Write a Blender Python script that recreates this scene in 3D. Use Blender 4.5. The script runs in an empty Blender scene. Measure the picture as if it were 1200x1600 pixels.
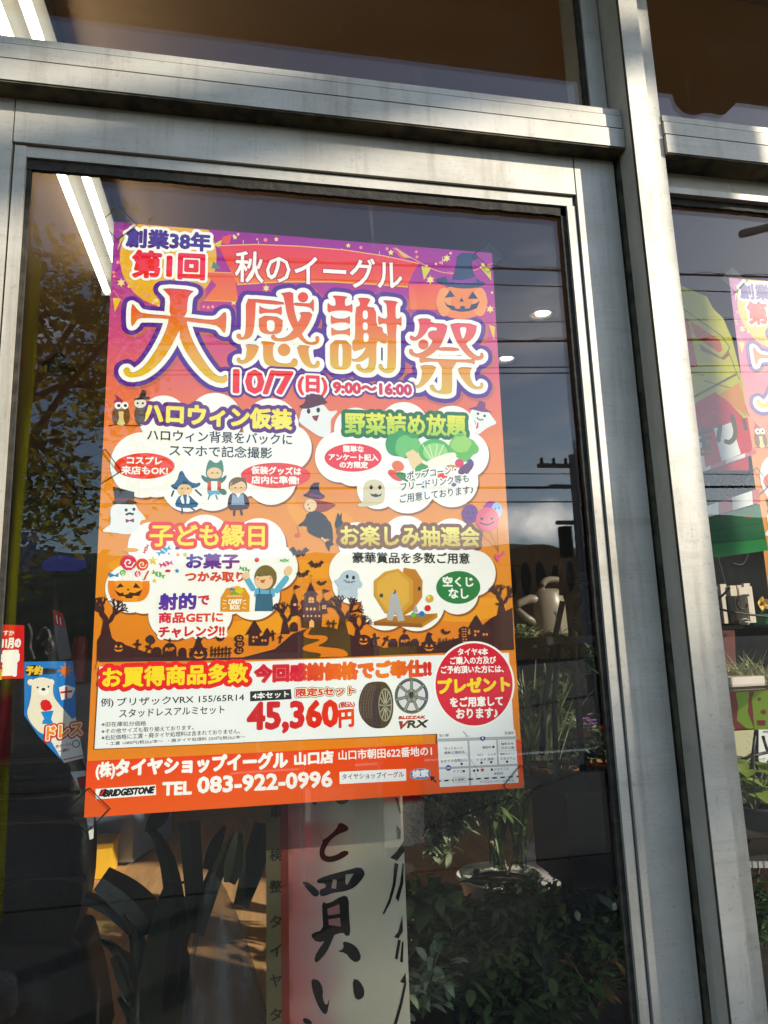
import bpy, bmesh, math, random
from mathutils import Vector, Matrix
from mathutils.geometry import tessellate_polygon, delaunay_2d_cdt
random.seed(7)
SC = bpy.context.scene
COL = bpy.context.collection
# ------------------------------------------------------------------ camera
CAM = Vector((0.17112731, -0.86965863, 1.25063315))
CR = Matrix(((0.98171987, -0.0019974638, -0.190321059),
             (-0.187360863, -0.18612156, -0.964497108),
             (-0.033496304, 0.982524695, -0.18309348)))      # columns: right, up, back
FPX, IW, IH = 1098.0, 1200.0, 1600.0
cd = bpy.data.cameras.new('camera'); cam = bpy.data.objects.new('camera', cd); COL.objects.link(cam)
back = -Vector((CR[0][2], CR[1][2], CR[2][2]))
mw = CR.to_4x4()
for i in range(3):
    mw[i][2] = CR[i][2]
# third column must be "back" = right x up
rx = Vector((CR[0][0], CR[1][0], CR[2][0])); ux = Vector((CR[0][1], CR[1][1], CR[2][1]))
bk = rx.cross(ux)
for i in range(3):
    mw[i][2] = bk[i]
mw.translation = CAM
cam.matrix_world = mw
cd.sensor_fit = 'VERTICAL'; cd.sensor_height = 36.0; cd.lens = 36.0 * FPX / IH
cd.clip_start = 0.02; cd.clip_end = 3000
SC.camera = cam

# ------------------------------------------------------------------ sky and sun
SUN = Vector((1.25, -1.0, 0.70)).normalized()
SUN_EL = math.asin(SUN.z); SUN_ROT = math.atan2(SUN.x, SUN.y)
w = bpy.data.worlds.new('World'); SC.world = w; w.use_nodes = True
nt = w.node_tree; nt.nodes.clear()
out = nt.nodes.new('ShaderNodeOutputWorld'); bg = nt.nodes.new('ShaderNodeBackground')
sky = nt.nodes.new('ShaderNodeTexSky'); sky.sky_type = 'NISHITA'; sky.sun_disc = False
sky.air_density = 1.0; sky.dust_density = 0.4; sky.ozone_density = 2.0; sky.sun_elevation = SUN_EL; sky.sun_rotation = SUN_ROT
bg.inputs['Strength'].default_value = 0.15
# thin white clouds low over the horizon
tc = nt.nodes.new('ShaderNodeTexCoord'); mp = nt.nodes.new('ShaderNodeMapping')
mp.inputs['Scale'].default_value = (1.6, 1.6, 4.5)
mp.inputs['Location'].default_value = (0.35, 0.2, 0.1)
no = nt.nodes.new('ShaderNodeTexNoise'); no.inputs['Scale'].default_value = 2.2; no.inputs['Detail'].default_value = 7
rp = nt.nodes.new('ShaderNodeValToRGB'); rp.color_ramp.elements[0].position = 0.58; rp.color_ramp.elements[1].position = 0.82
mx = nt.nodes.new('ShaderNodeMix'); mx.data_type = 'RGBA'
mx.inputs[7].default_value = (9, 9, 9.3, 1)
nt.links.new(tc.outputs['Generated'], mp.inputs['Vector']); nt.links.new(mp.outputs[0], no.inputs['Vector'])
nt.links.new(no.outputs['Fac'], rp.inputs['Fac']); nt.links.new(rp.outputs['Color'], mx.inputs[0])
# one bank of cloud standing over the hills across the street
vd = nt.nodes.new('ShaderNodeVectorMath'); vd.operation = 'DISTANCE'; vd.inputs[1].default_value = (0.400, -0.903, 0.155)
ms_ = nt.nodes.new('ShaderNodeMapping'); ms_.inputs['Scale'].default_value = (1, 1, 2.6); ms_.inputs['Location'].default_value = (0, 0, -0.248)
nt.links.new(tc.outputs['Generated'], ms_.inputs['Vector']); nt.links.new(ms_.outputs[0], vd.inputs[0])
n2 = nt.nodes.new('ShaderNodeTexNoise'); n2.inputs['Scale'].default_value = 16; n2.inputs['Detail'].default_value = 7
nt.links.new(tc.outputs['Generated'], n2.inputs['Vector'])
mr1 = nt.nodes.new('ShaderNodeMapRange'); mr1.inputs['From Min'].default_value = .16; mr1.inputs['From Max'].default_value = .02
nt.links.new(vd.outputs['Value'], mr1.inputs['Value'])
mm = nt.nodes.new('ShaderNodeMath'); mm.operation = 'MULTIPLY_ADD'; mm.inputs[2].default_value = -.28
nt.links.new(mr1.outputs[0], mm.inputs[0]); nt.links.new(n2.outputs['Fac'], mm.inputs[1])
mm2 = nt.nodes.new('ShaderNodeMath'); mm2.operation = 'MULTIPLY'; mm2.use_clamp = True; mm2.inputs[1].default_value = 4.0; nt.links.new(mm.outputs[0], mm2.inputs[0])
mx2 = nt.nodes.new('ShaderNodeMix'); mx2.data_type = 'RGBA'; mx2.inputs[7].default_value = (26, 25, 24, 1)
nt.links.new(mm2.outputs[0], mx2.inputs[0]); nt.links.new(mx.outputs[2], mx2.inputs[6])
nt.links.new(sky.outputs[0], mx.inputs[6]); nt.links.new(mx2.outputs[2], bg.inputs['Color'])
nt.links.new(bg.outputs[0], out.inputs['Surface'])
sd = bpy.data.lights.new('sun', 'SUN'); sd.energy = 3.3; sd.angle = math.radians(0.5); sd.color = (1.0, 0.95, 0.86)
so = bpy.data.objects.new('sun', sd); COL.objects.link(so)
so.rotation_euler = (-SUN).to_track_quat('-Z', 'Y').to_euler(); so.location = (6, -6, 8)

SC.view_settings.view_transform = 'Standard'; SC.view_settings.look = 'None'
SC.view_settings.exposure = 1.3; SC.view_settings.gamma = 1.0
SC.render.engine = 'CYCLES'
SC.cycles.max_bounces = 10; SC.cycles.transparent_max_bounces = 40; SC.cycles.glossy_bounces = 4
SC.cycles.diffuse_bounces = 4; SC.cycles.transmission_bounces = 6
SC.cycles.sample_clamp_indirect = 6.0; SC.cycles.caustics_reflective = False; SC.cycles.caustics_refractive = False
SC.cycles.use_denoising = True
SC.cycles.blur_glossy = 0.2

# ------------------------------------------------------------------ measuring helpers (survey of the place)
def ray(u, v):
    return CR @ Vector(((u - IW / 2) / FPX, (IH / 2 - v) / FPX, 0)) - Vector((bk.x, bk.y, bk.z)) if False else \
        rx * ((u - IW / 2) / FPX) + ux * ((IH / 2 - v) / FPX) - bk
def at(u, v, y):
    d = ray(u, v); return CAM + d * ((y - CAM.y) / d.y)
def atz(u, v, z):
    d = ray(u, v); return CAM + d * ((z - CAM.z) / d.z)
def mir(u, v, y):                       # a place out in the street that the pane mirrors
    p = at(u, v, -y); p.y = y; return p
def lin(c):
    c = c / 255.0
    return c / 12.92 if c <= 0.04045 else ((c + 0.055) / 1.055) ** 2.4
def rgb(r, g, b, k=1.0):
    return (lin(r) * k, lin(g) * k, lin(b) * k, 1.0)

# ------------------------------------------------------------------ materials
def nodes_of(name):
    m = bpy.data.materials.new(name); m.use_nodes = True
    return m, m.node_tree, m.node_tree.nodes['Principled BSDF']
def mat(name, col, rough=0.6, metal=0.0, var=0.12, scale=12.0, bump=0.0, bscale=60.0, spec=0.5, trans=0.0, stretch=(1, 1, 1), col2=None, lo=.35, hi=.65):
    m, t, b = nodes_of(name)
    tc = t.nodes.new('ShaderNodeTexCoord'); mp = t.nodes.new('ShaderNodeMapping'); mp.inputs['Scale'].default_value = stretch
    n = t.nodes.new('ShaderNodeTexNoise'); n.inputs['Scale'].default_value = scale; n.inputs['Detail'].default_value = 6
    t.links.new(tc.outputs['Object'], mp.inputs[0]); t.links.new(mp.outputs[0], n.inputs['Vector'])
    r = t.nodes.new('ShaderNodeValToRGB')
    c1 = tuple(max(0, x * (1 - var)) for x in col[:3]) + (1,); c2 = tuple(min(1, x * (1 + var)) for x in col[:3]) + (1,)
    if col2: c1, c2 = tuple(col[:3]) + (1,), tuple(col2[:3]) + (1,)
    r.color_ramp.elements[0].position = lo; r.color_ramp.elements[1].position = hi
    r.color_ramp.elements[0].color = c1; r.color_ramp.elements[1].color = c2
    t.links.new(n.outputs['Fac'], r.inputs[0]); t.links.new(r.outputs[0], b.inputs['Base Color'])
    b.inputs['Roughness'].default_value = rough; b.inputs['Metallic'].default_value = metal
    b.inputs['Specular IOR Level'].default_value = spec
    if bump:
        n2 = t.nodes.new('ShaderNodeTexNoise'); n2.inputs['Scale'].default_value = bscale; n2.inputs['Detail'].default_value = 5
        t.links.new(mp.outputs[0], n2.inputs['Vector'])
        bp = t.nodes.new('ShaderNodeBump'); bp.inputs['Strength'].default_value = bump; bp.inputs['Distance'].default_value = 0.004
        t.links.new(n2.outputs['Fac'], bp.inputs['Height']); t.links.new(bp.outputs[0], b.inputs['Normal'])
    if trans:
        tr = t.nodes.new('ShaderNodeBsdfTranslucent'); ms = t.nodes.new('ShaderNodeMixShader'); ms.inputs[0].default_value = trans
        t.links.new(r.outputs[0], tr.inputs['Color']); o = t.nodes['Material Output']
        t.links.new(b.outputs[0], ms.inputs[1]); t.links.new(tr.outputs[0], ms.inputs[2]); t.links.new(ms.outputs[0], o.inputs['Surface'])
    return m
def inkmat(name, rough=0.45, trans=0.0, spec=0.4, bump=0.0, bscale=30):
    m, t, b = nodes_of(name)
    a = t.nodes.new('ShaderNodeAttribute'); a.attribute_name = 'ink'
    t.links.new(a.outputs['Color'], b.inputs['Base Color']); b.inputs['Roughness'].default_value = rough
    b.inputs['Specular IOR Level'].default_value = spec
    if bump:
        tc = t.nodes.new('ShaderNodeTexCoord')
        n2 = t.nodes.new('ShaderNodeTexNoise'); n2.inputs['Scale'].default_value = bscale
        t.links.new(tc.outputs['Object'], n2.inputs['Vector'])
        bp = t.nodes.new('ShaderNodeBump'); bp.inputs['Strength'].default_value = bump; bp.inputs['Distance'].default_value = 0.01
        t.links.new(n2.outputs['Fac'], bp.inputs['Height']); t.links.new(bp.outputs[0], b.inputs['Normal'])
    if trans:
        tr = t.nodes.new('ShaderNodeBsdfTranslucent'); ms = t.nodes.new('ShaderNodeMixShader'); ms.inputs[0].default_value = trans
        t.links.new(a.outputs['Color'], tr.inputs['Color']); o = t.nodes['Material Output']
        t.links.new(b.outputs[0], ms.inputs[1]); t.links.new(tr.outputs[0], ms.inputs[2]); t.links.new(ms.outputs[0], o.inputs['Surface'])
    return m
def glassmat(name, f0=0.06, tint=(0.93, 0.93, 0.9), dirt=0.012, rough=0.0, dscale=9, streak=0.0):
    """window glass: clear body, mirror reflection rising towards grazing view, a film of dust"""
    m, t, b = nodes_of(name); t.nodes.remove(b); o = t.nodes['Material Output']
    lw = t.nodes.new('ShaderNodeLayerWeight'); lw.inputs['Blend'].default_value = 0.5
    p = t.nodes.new('ShaderNodeMath'); p.operation = 'POWER'; p.inputs[1].default_value = 5
    t.links.new(lw.outputs['Facing'], p.inputs[0])
    ma = t.nodes.new('ShaderNodeMath'); ma.operation = 'MULTIPLY_ADD'; ma.inputs[1].default_value = 1 - f0; ma.inputs[2].default_value = f0
    t.links.new(p.outputs[0], ma.inputs[0])
    tr = t.nodes.new('ShaderNodeBsdfTransparent'); tr.inputs[0].default_value = tuple(tint) + (1,)
    gl = t.nodes.new('ShaderNodeBsdfGlossy'); gl.inputs['Roughness'].default_value = rough
    ms = t.nodes.new('ShaderNodeMixShader'); t.links.new(ma.outputs[0], ms.inputs[0])
    t.links.new(tr.outputs[0], ms.inputs[1]); t.links.new(gl.outputs[0], ms.inputs[2])
    df = t.nodes.new('ShaderNodeBsdfDiffuse'); df.inputs[0].default_value = (.7, .68, .62, 1)
    tc = t.nodes.new('ShaderNodeTexCoord'); mp = t.nodes.new('ShaderNodeMapping'); mp.inputs['Scale'].default_value = (1, 1, .45)
    n = t.nodes.new('ShaderNodeTexNoise'); n.inputs['Scale'].default_value = dscale; n.inputs['Detail'].default_value = 8; n.inputs['Roughness'].default_value = .7
    t.links.new(tc.outputs['Object'], mp.inputs[0]); t.links.new(mp.outputs[0], n.inputs['Vector'])
    mr = t.nodes.new('ShaderNodeMapRange'); mr.inputs['From Min'].default_value = .35; mr.inputs['From Max'].default_value = .8
    mr.inputs['To Min'].default_value = dirt * .3; mr.inputs['To Max'].default_value = dirt * 2.2
    t.links.new(n.outputs['Fac'], mr.inputs['Value'])
    if streak:                                   # dried drips and wiping marks
        def nz(sc, st, a, c):
            q = t.nodes.new('ShaderNodeMapping'); q.inputs['Scale'].default_value = st; k = t.nodes.new('ShaderNodeTexNoise'); k.inputs['Scale'].default_value = sc; k.inputs['Detail'].default_value = 5
            t.links.new(tc.outputs['Object'], q.inputs[0]); t.links.new(q.outputs[0], k.inputs['Vector'])
            r = t.nodes.new('ShaderNodeMapRange'); r.inputs['From Min'].default_value = a; r.inputs['From Max'].default_value = c; t.links.new(k.outputs['Fac'], r.inputs['Value']); return r
        pr = t.nodes.new('ShaderNodeMath'); pr.operation = 'MULTIPLY'; t.links.new(nz(85, (1, 1, .05), .62, .72).outputs[0], pr.inputs[0]); t.links.new(nz(5, (1, 1, 1), .52, .66).outputs[0], pr.inputs[1])
        sp_ = nz(240, (1, 1, 1), .74, .78); ad = t.nodes.new('ShaderNodeMath'); ad.operation = 'ADD'; t.links.new(pr.outputs[0], ad.inputs[0]); t.links.new(sp_.outputs[0], ad.inputs[1])
        ml = t.nodes.new('ShaderNodeMath'); ml.operation = 'MULTIPLY_ADD'; ml.inputs[1].default_value = streak; t.links.new(ad.outputs[0], ml.inputs[0]); t.links.new(mr.outputs[0], ml.inputs[2])
        mr = ml
    m2 = t.nodes.new('ShaderNodeMixShader'); t.links.new(mr.outputs[0], m2.inputs[0])
    t.links.new(ms.outputs[0], m2.inputs[1]); t.links.new(df.outputs[0], m2.inputs[2]); t.links.new(m2.outputs[0], o.inputs['Surface'])
    return m
def emit(name, col, s):
    m, t, b = nodes_of(name)
    b.inputs['Base Color'].default_value = col; b.inputs['Emission Color'].default_value = col; b.inputs['Emission Strength'].default_value = s
    return m

# ------------------------------------------------------------------ object helpers
def tag(o, label=None, cat=None, group=None, kind=None):
    if label: o['label'] = label
    if cat: o['category'] = cat
    if group: o['group'] = group
    if kind: o['kind'] = kind
    return o
def empty(name, loc, label=None, cat=None, group=None):
    o = bpy.data.objects.new(name, None); COL.objects.link(o); o.location = loc; o.empty_display_size = .05
    return tag(o, label, cat, group)
class MB:
    """collects shapes in world coordinates; build() links them as one mesh object"""
    def __init__(s): s.bm = bmesh.new(); s.col = {}
    def box(s, a, b):
        x0, y0, z0 = a; x1, y1, z1 = b
        v = [s.bm.verts.new(p) for p in ((x0,y0,z0),(x1,y0,z0),(x1,y1,z0),(x0,y1,z0),(x0,y0,z1),(x1,y0,z1),(x1,y1,z1),(x0,y1,z1))]
        for f in ((0,3,2,1),(4,5,6,7),(0,1,5,4),(1,2,6,5),(2,3,7,6),(3,0,4,7)): s.bm.faces.new([v[i] for i in f])
        return s
    def quad(s, *p):
        s.bm.faces.new([s.bm.verts.new(q) for q in p]); return s
    def prism(s, pts, d):                       # polygon pts (3-D) pushed along d
        d = Vector(d); n = len(pts)
        a = [s.bm.verts.new(p) for p in pts]; b = [s.bm.verts.new(Vector(p) + d) for p in pts]
        s.bm.faces.new(a[::-1]); s.bm.faces.new(b)
        for i in range(n): s.bm.faces.new((a[i], a[(i+1) % n], b[(i+1) % n], b[i]))
        return s
    def tube(s, pts, r, n=8, cap=True):
        pts = [Vector(p) for p in pts]; rs = r if isinstance(r, (list, tuple)) else [r] * len(pts)
        rings = []
        up = Vector((0, 0, 1))
        for i, p in enumerate(pts):
            d = (pts[min(i+1, len(pts)-1)] - pts[max(i-1, 0)]).normalized()
            a = d.cross(up if abs(d.dot(up)) < .95 else Vector((1, 0, 0))).normalized(); b = d.cross(a)
            rings.append([s.bm.verts.new(p + (a * math.cos(2*math.pi*k/n) + b * math.sin(2*math.pi*k/n)) * rs[i]) for k in range(n)])
        for i in range(len(rings)-1):
            for k in range(n): s.bm.faces.new((rings[i][k], rings[i][(k+1) % n], rings[i+1][(k+1) % n], rings[i+1][k]))
        if cap:
            s.bm.faces.new(rings[0][::-1]); s.bm.faces.new(rings[-1])
        return s
    def lathe(s, c, prof, n=28, sx=1, sy=1):     # prof: (r, z)
        c = Vector(c); rings = []
        for r, z in prof:
            rings.append([s.bm.verts.new(c + Vector((r*sx*math.cos(2*math.pi*k/n), r*sy*math.sin(2*math.pi*k/n), z))) for k in range(n)])
        for i in range(len(rings)-1):
            for k in range(n): s.bm.faces.new((rings[i][k], rings[i][(k+1) % n], rings[i+1][(k+1) % n], rings[i+1][k]))
        s.bm.faces.new(rings[0][::-1]); s.bm.faces.new(rings[-1]); return s
    def leaf(s, base, d, length, width, droop=.3, side=None, fold=.15, n=4):
        base = Vector(base); d = Vector(d).normalized()
        sd = side or d.cross(Vector((0, 0, 1)))
        if sd.length < .05: sd = Vector((1, 0, 0))
        sd = sd.normalized(); nr = sd.cross(d).normalized()
        prev = None
        for i in range(n + 1):
            t = i / n; wd = width * (math.sin(math.pi * (t * .86 + .1)) ** .8) * .5 if i < n else .0006
            c = base + d * length * t + Vector((0, 0, -droop * length * t * t))
            L = s.bm.verts.new(c - sd * wd + nr * wd * fold); C = s.bm.verts.new(c); R_ = s.bm.verts.new(c + sd * wd + nr * wd * fold)
            if prev:
                s.bm.faces.new((prev[0], prev[1], C, L)); s.bm.faces.new((prev[1], prev[2], R_, C))
            prev = (L, C, R_)
        return s
    def build(s, name, m, parent=None, smooth=False, bevel=0, kind=None, origin=None, solid=0):
        me = bpy.data.meshes.new(name)
        if bevel:
            bmesh.ops.bevel(s.bm, geom=[e for e in s.bm.edges if len(e.link_faces) == 2 and e.calc_face_angle(0) > .6], offset=bevel, segments=2, affect='EDGES', profile=.5, clamp_overlap=True)
        bmesh.ops.recalc_face_normals(s.bm, faces=s.bm.faces)
        O = Vector(origin) if origin is not None else (parent.location if parent is not None and parent.type == 'EMPTY' else None)
        wl = None
        if parent is not None:
            wl = PARORG.get(parent.name, Vector((0, 0, 0))) if parent.type != 'EMPTY' else Vector(parent.location)
            O = wl
        if O is None:
            if s.bm.verts:
                xs = [v.co for v in s.bm.verts]
                O = Vector((sum(p.x for p in xs)/len(xs), sum(p.y for p in xs)/len(xs), min(p.z for p in xs)))
            else: O = Vector((0, 0, 0))
        for v in s.bm.verts: v.co -= O
        s.bm.to_mesh(me); s.bm.free()
        if smooth:
            for p in me.polygons: p.use_smooth = True
        o = bpy.data.objects.new(name, me); COL.objects.link(o)
        if m: me.materials.append(m)
        if parent is not None:
            o.parent = parent; PARORG[o.name] = O
        else:
            o.location = O; PARORG[o.name] = O
        if solid:
            md = o.modifiers.new('thickness', 'SOLIDIFY'); md.thickness = solid; md.offset = 0
        if kind: o['kind'] = kind
        return o
PARORG = {}
# ================================================================== printed artwork
PR = Matrix(((0.98195642, -0.02564156, 0.18736086), (-0.00985751, 0.98247727, 0.18612156), (-0.18885024, -0.18461017, 0.96449711)))
PC = Vector((0.17551672, -0.54798027, 0.86965863)); PRT = PR.transposed()
PW, PH = 0.515, 0.728
def PX(u, v):                                  # measured spot on the sheet -> millimetre-true sheet coordinates
    d = PRT @ Vector(((u - IW / 2) / FPX, (IH / 2 - v) / FPX, -1)); k = -PC.z / d.z
    return (PC.x + d.x * k, PC.y + d.y * k)
INK = 0.86
def C(r, g, b):
    q = rgb(r, g, b, INK); l = .3*q[0] + .55*q[1] + .15*q[2]; k = 1.22
    return tuple(max(.004, min(.86, (l + (x - l)*k)*(.93 if max(r, g, b) - min(r, g, b) > 40 else 1))) for x in q[:3]) + (1.0,)
WHITE = C(250, 249, 246)
def mixc(a, b, t): return tuple(a[i] * (1 - t) + b[i] * t for i in range(4))
def clampf(x): return max(0.0, min(1.0, x))
def vgrad(stops):                              # colour down the sheet: [(v position on sheet in px at x=470, colour)]
    st = [(PX(470, v)[1], c) for v, c in stops]
    def f(x, y):
        if y >= st[0][0]: return st[0][1]
        for (ya, ca), (yb, cb) in zip(st, st[1:]):
            if y >= yb: return mixc(ca, cb, (ya - y) / (ya - yb))
        return st[-1][1]
    return f
def hgrad(stops, v=900):
    st = [(PX(u, v)[0], c) for u, c in stops]
    def f(x, y):
        if x <= st[0][0]: return st[0][1]
        for (xa, ca), (xb, cb) in zip(st, st[1:]):
            if x <= xb: return mixc(ca, cb, (x - xa) / (xb - xa))
        return st[-1][1]
    return f
_fc = bpy.data.curves.new('lettering', 'FONT'); _fc.resolution_u = 2; _fo = bpy.data.objects.new('lettering', _fc)
_glyph = {}
def glyphs(s, res=2):
    if (s, res) in _glyph: return _glyph[(s, res)]
    _fc.body = s; _fc.resolution_u = res
    COL.objects.link(_fo); bpy.context.view_layer.update()
    ev = _fo.evaluated_get(bpy.context.evaluated_depsgraph_get()); me = ev.to_mesh()
    vs = [(v.co.x, v.co.y) for v in me.vertices]; fs = [tuple(p.vertices) for p in me.polygons]
    ev.to_mesh_clear(); COL.objects.unlink(_fo)
    cnt = {}
    for f in fs:
        for i in range(len(f)):
            e = (f[i], f[(i+1) % len(f)]); k = (min(e), max(e)); cnt[k] = cnt.get(k, 0) + 1
    _glyph[(s, res)] = (vs, fs, [k for k, c in cnt.items() if c == 1]); return _glyph[(s, res)]
class Art:
    def __init__(s, mapper=PX, step=1.2e-6):
        s.v = []; s.f = []; s.c = []; s.z = 0.0; s.map = mapper; s.step = step; s.clip = mapper is PX
        s.off = (0, 0); s.k = 1.0
    def crop(s, ox, oy, k): s.off = (ox, oy); s.k = k; return s
    def p(s, x, y): return s.map(x / s.k + s.off[0], y / s.k + s.off[1])
    def unit(s, x, y):                          # sheet metres for one crop pixel near x, y
        a = s.p(x, y - 4); b = s.p(x, y + 4); return math.hypot(a[0]-b[0], a[1]-b[1]) / 8
    def put(s, pts, faces, col, z):
        n = len(s.v)
        if s.clip: pts = [(min(max(x, 0.0), PW), min(max(y, -PH), 0.0)) for x, y in pts]
        for x, y in pts: s.v.append((x, y, z)); s.c.append(col(x, y) if callable(col) else col)
        for f in faces: s.f.append(tuple(i + n for i in f))
    def nxt(s): s.z += s.step; return s.z
    def polym(s, pts, col, z=None):
        tri = tessellate_polygon([[Vector((x, y, 0)) for x, y in pts]])
        s.put(pts, tri, col, s.nxt() if z is None else z)
    def poly(s, pts, col, smooth=0):
        if smooth: pts = chaikin(pts, smooth)
        s.polym([s.p(*q) for q in pts], col)
    def disc(s, x, y, r, col, ry=None, n=24, rot=0):
        ry = ry or r; ca, sa = math.cos(rot), math.sin(rot)
        s.polym([s.p(x + r*math.cos(2*math.pi*i/n)*ca - ry*math.sin(2*math.pi*i/n)*sa, y + r*math.cos(2*math.pi*i/n)*sa + ry*math.sin(2*math.pi*i/n)*ca) for i in range(n)], col)
    def capsules(s, segs, r, col, n=10):        # union of round-ended strokes (sheet units), merged to one flat face set
        segs = thin(segs, r * .3)
        V = []; FC = []; done = set()
        for (a, b) in segs:
            dx, dy = b[0]-a[0], b[1]-a[1]; L = math.hypot(dx, dy)
            if L > 1e-7:
                nx, ny = -dy / L * r, dx / L * r; k = len(V)
                V += [(a[0]+nx, a[1]+ny), (a[0]-nx, a[1]-ny), (b[0]-nx, b[1]-ny), (b[0]+nx, b[1]+ny)]; FC.append([k, k+1, k+2, k+3])
            for q in (a, b):
                key = (round(q[0]/r*3), round(q[1]/r*3))
                if key in done: continue
                done.add(key); k = len(V)
                V += [(q[0]+r*1.01*math.cos(2*math.pi*i/n+.1), q[1]+r*1.01*math.sin(2*math.pi*i/n+.1)) for i in range(n)]; FC.append(list(range(k, k+n)))
        s.union(V, FC, col)
    def union(s, V, FC, col):
        K = 1000.0
        o = delaunay_2d_cdt([Vector((x*K, y*K)) for x, y in V], [], FC, 1, 1e-4)
        cnt = {}
        for f, src in zip(o[2], o[5]):
            if not src: continue
            for i in range(len(f)):
                e = (f[i], f[(i+1) % len(f)]); k = (min(e), max(e)); cnt[k] = cnt.get(k, 0) + 1
        ed = [k for k, c in cnt.items() if c == 1]
        ix = {}; vv = []
        for e in ed:
            for q in e:
                if q not in ix: ix[q] = len(vv); vv.append(o[0][q])
        o = delaunay_2d_cdt(vv, [(ix[p], ix[q]) for p, q in ed], [], 0, 1e-4)
        wall = {(min(e), max(e)) for e, src in zip(o[1], o[4]) if src}
        adj = {}
        for i, f in enumerate(o[2]):
            for j in range(len(f)):
                e = (f[j], f[(j+1) % len(f)]); adj.setdefault((min(e), max(e)), []).append(i)
        ins = {}; stack = []
        for e, fs in adj.items():
            if len(fs) == 1 and fs[0] not in ins: ins[fs[0]] = e in wall; stack.append(fs[0])
        while stack:
            i = stack.pop(); f = o[2][i]
            for j in range(len(f)):
                e = (f[j], f[(j+1) % len(f)]); e = (min(e), max(e))
                for q in adj[e]:
                    if q not in ins: ins[q] = ins[i] != (e in wall); stack.append(q)
        pts = [(p.x/K, p.y/K) for p in o[0]]
        s.put(pts, [tuple(f) for i, f in enumerate(o[2]) if ins.get(i)], col, s.nxt())
    def line(s, pts, wd, col, closed=False, smooth=0):
        if smooth: pts = chaikin(pts, smooth, closed)
        q = [s.p(*a) for a in pts]
        if closed: q.append(q[0])
        u = s.unit(*pts[0])
        s.capsules(list(zip(q, q[1:])), wd * u / 2, col, 8 if wd < 12 * s.k else 16)
    def edge(s, pts, wd, col, smooth=0):
        s.line(pts, wd, col, True, smooth)
    def shape(s, pts, col, outs=(), smooth=0):  # filled outline with strokes outside it
        if smooth: pts = chaikin(pts, smooth)
        for wd, oc in outs: s.edge(pts, wd * 2, oc)
        s.poly(pts, col)
    def T(s, txt, xl, yl, xr, yr, h, col, bold=0, outs=(), res=2, slant=0):
        vs, fs, eds = glyphs(txt, res)
        x0 = min(v[0] for v in vs); x1 = max(v[0] for v in vs); y0 = min(v[1] for v in vs); y1 = max(v[1] for v in vs)
        L, R_ = s.p(xl, yl), s.p(xr, yr); um = s.unit((xl+xr)/2, (yl+yr)/2); H = h * um
        def m(v):
            t = (v[0]-x0) / (x1-x0); q = (v[1]-y0) / (y1-y0) - .5
            return (L[0] + (R_[0]-L[0]) * t + slant * H * q, L[1] + (R_[1]-L[1]) * t + H * q)
        P_ = [m(v) for v in vs]
        sg = [(P_[a], P_[b]) for a, b in eds]
        for wd, oc in outs:
            s.capsules(sg, wd * um + bold * um, oc, 12); s.put(P_, fs, oc, s.nxt())
        if bold: s.capsules(sg, bold * um, col, 6)
        s.put(P_, fs, col, s.nxt())
    def vertical(s, txt, x, y0, dy, h, wdt, col, bold=0):
        for i, ch in enumerate(txt): s.T(ch, x - wdt/2, y0 + i*dy, x + wdt/2, y0 + i*dy, h, col, bold)
    def blob(s, circles, col, shadow=None, sh=(4, 5), core=()):
        for cc, dx, dy in (([(shadow, sh[0], sh[1])] if shadow else []) + [(col, 0, 0)]):
            V = []; FC = []
            for x, y, r in circles:
                k = len(V); V += [s.p(x + dx + r*math.cos(2*math.pi*i/36), y + dy + r*math.sin(2*math.pi*i/36)) for i in range(36)]; FC.append(list(range(k, k+36)))
            s.union(V, FC, cc)
    def star(s, x, y, r, col, n=5, q=.45, rot=-math.pi/2):
        s.poly([(x + (r if i % 2 == 0 else r*q)*math.cos(rot + math.pi*i/n), y + (r if i % 2 == 0 else r*q)*math.sin(rot + math.pi*i/n)) for i in range(2*n)], col)
    def build(s, name, m, place, parent=None):
        """place(x, y, z) -> local coordinates of the object"""
        me = bpy.data.meshes.new(name); me.from_pydata([place(*q) for q in s.v], [], s.f)
        at_ = me.color_attributes.new('ink', 'FLOAT_COLOR', 'POINT')
        fl = [c for q in s.c for c in q]; at_.data.foreach_set('color', fl)
        me.materials.append(m); o = bpy.data.objects.new(name, me); COL.objects.link(o)
        if parent is not None: o.parent = parent
        return o
def thin(segs, tol):                           # chain segments and drop points closer than tol
    nxt = {}
    for a, b in segs: nxt.setdefault(a, []).append(b); nxt.setdefault(b, []).append(a)
    if any(len(v) > 2 for v in nxt.values()): return segs
    seen = set(); out_ = []
    ends = [k for k, v in nxt.items() if len(v) == 1] + list(nxt)
    for st in ends:
        if st in seen: continue
        seen.add(st); last = st; prev = st; cur = st; closed = False
        while True:
            n_ = [q for q in nxt[cur] if q not in seen]
            if not n_:
                closed = st in nxt[cur] and cur != st and len(nxt[st]) == 2
                break
            q = n_[0]; seen.add(q); prev = cur; cur = q
            if math.hypot(q[0]-last[0], q[1]-last[1]) > tol or len(nxt[q]) == 1: out_.append((last, q)); last = q
        if closed and last != st: out_.append((last, st))
    return out_
def chaikin(pts, n, closed=True):
    for _ in range(n):
        q = []
        m = len(pts)
        if not closed: q.append(pts[0])
        for i in range(m if closed else m - 1):
            a, b = pts[i], pts[(i+1) % m]
            q += [(a[0]*.75+b[0]*.25, a[1]*.75+b[1]*.25), (a[0]*.25+b[0]*.75, a[1]*.25+b[1]*.75)]
        if not closed: q.append(pts[-1])
        pts = q
    return pts
def F(*a): return list(zip(a[::2], a[1::2]))

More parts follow.
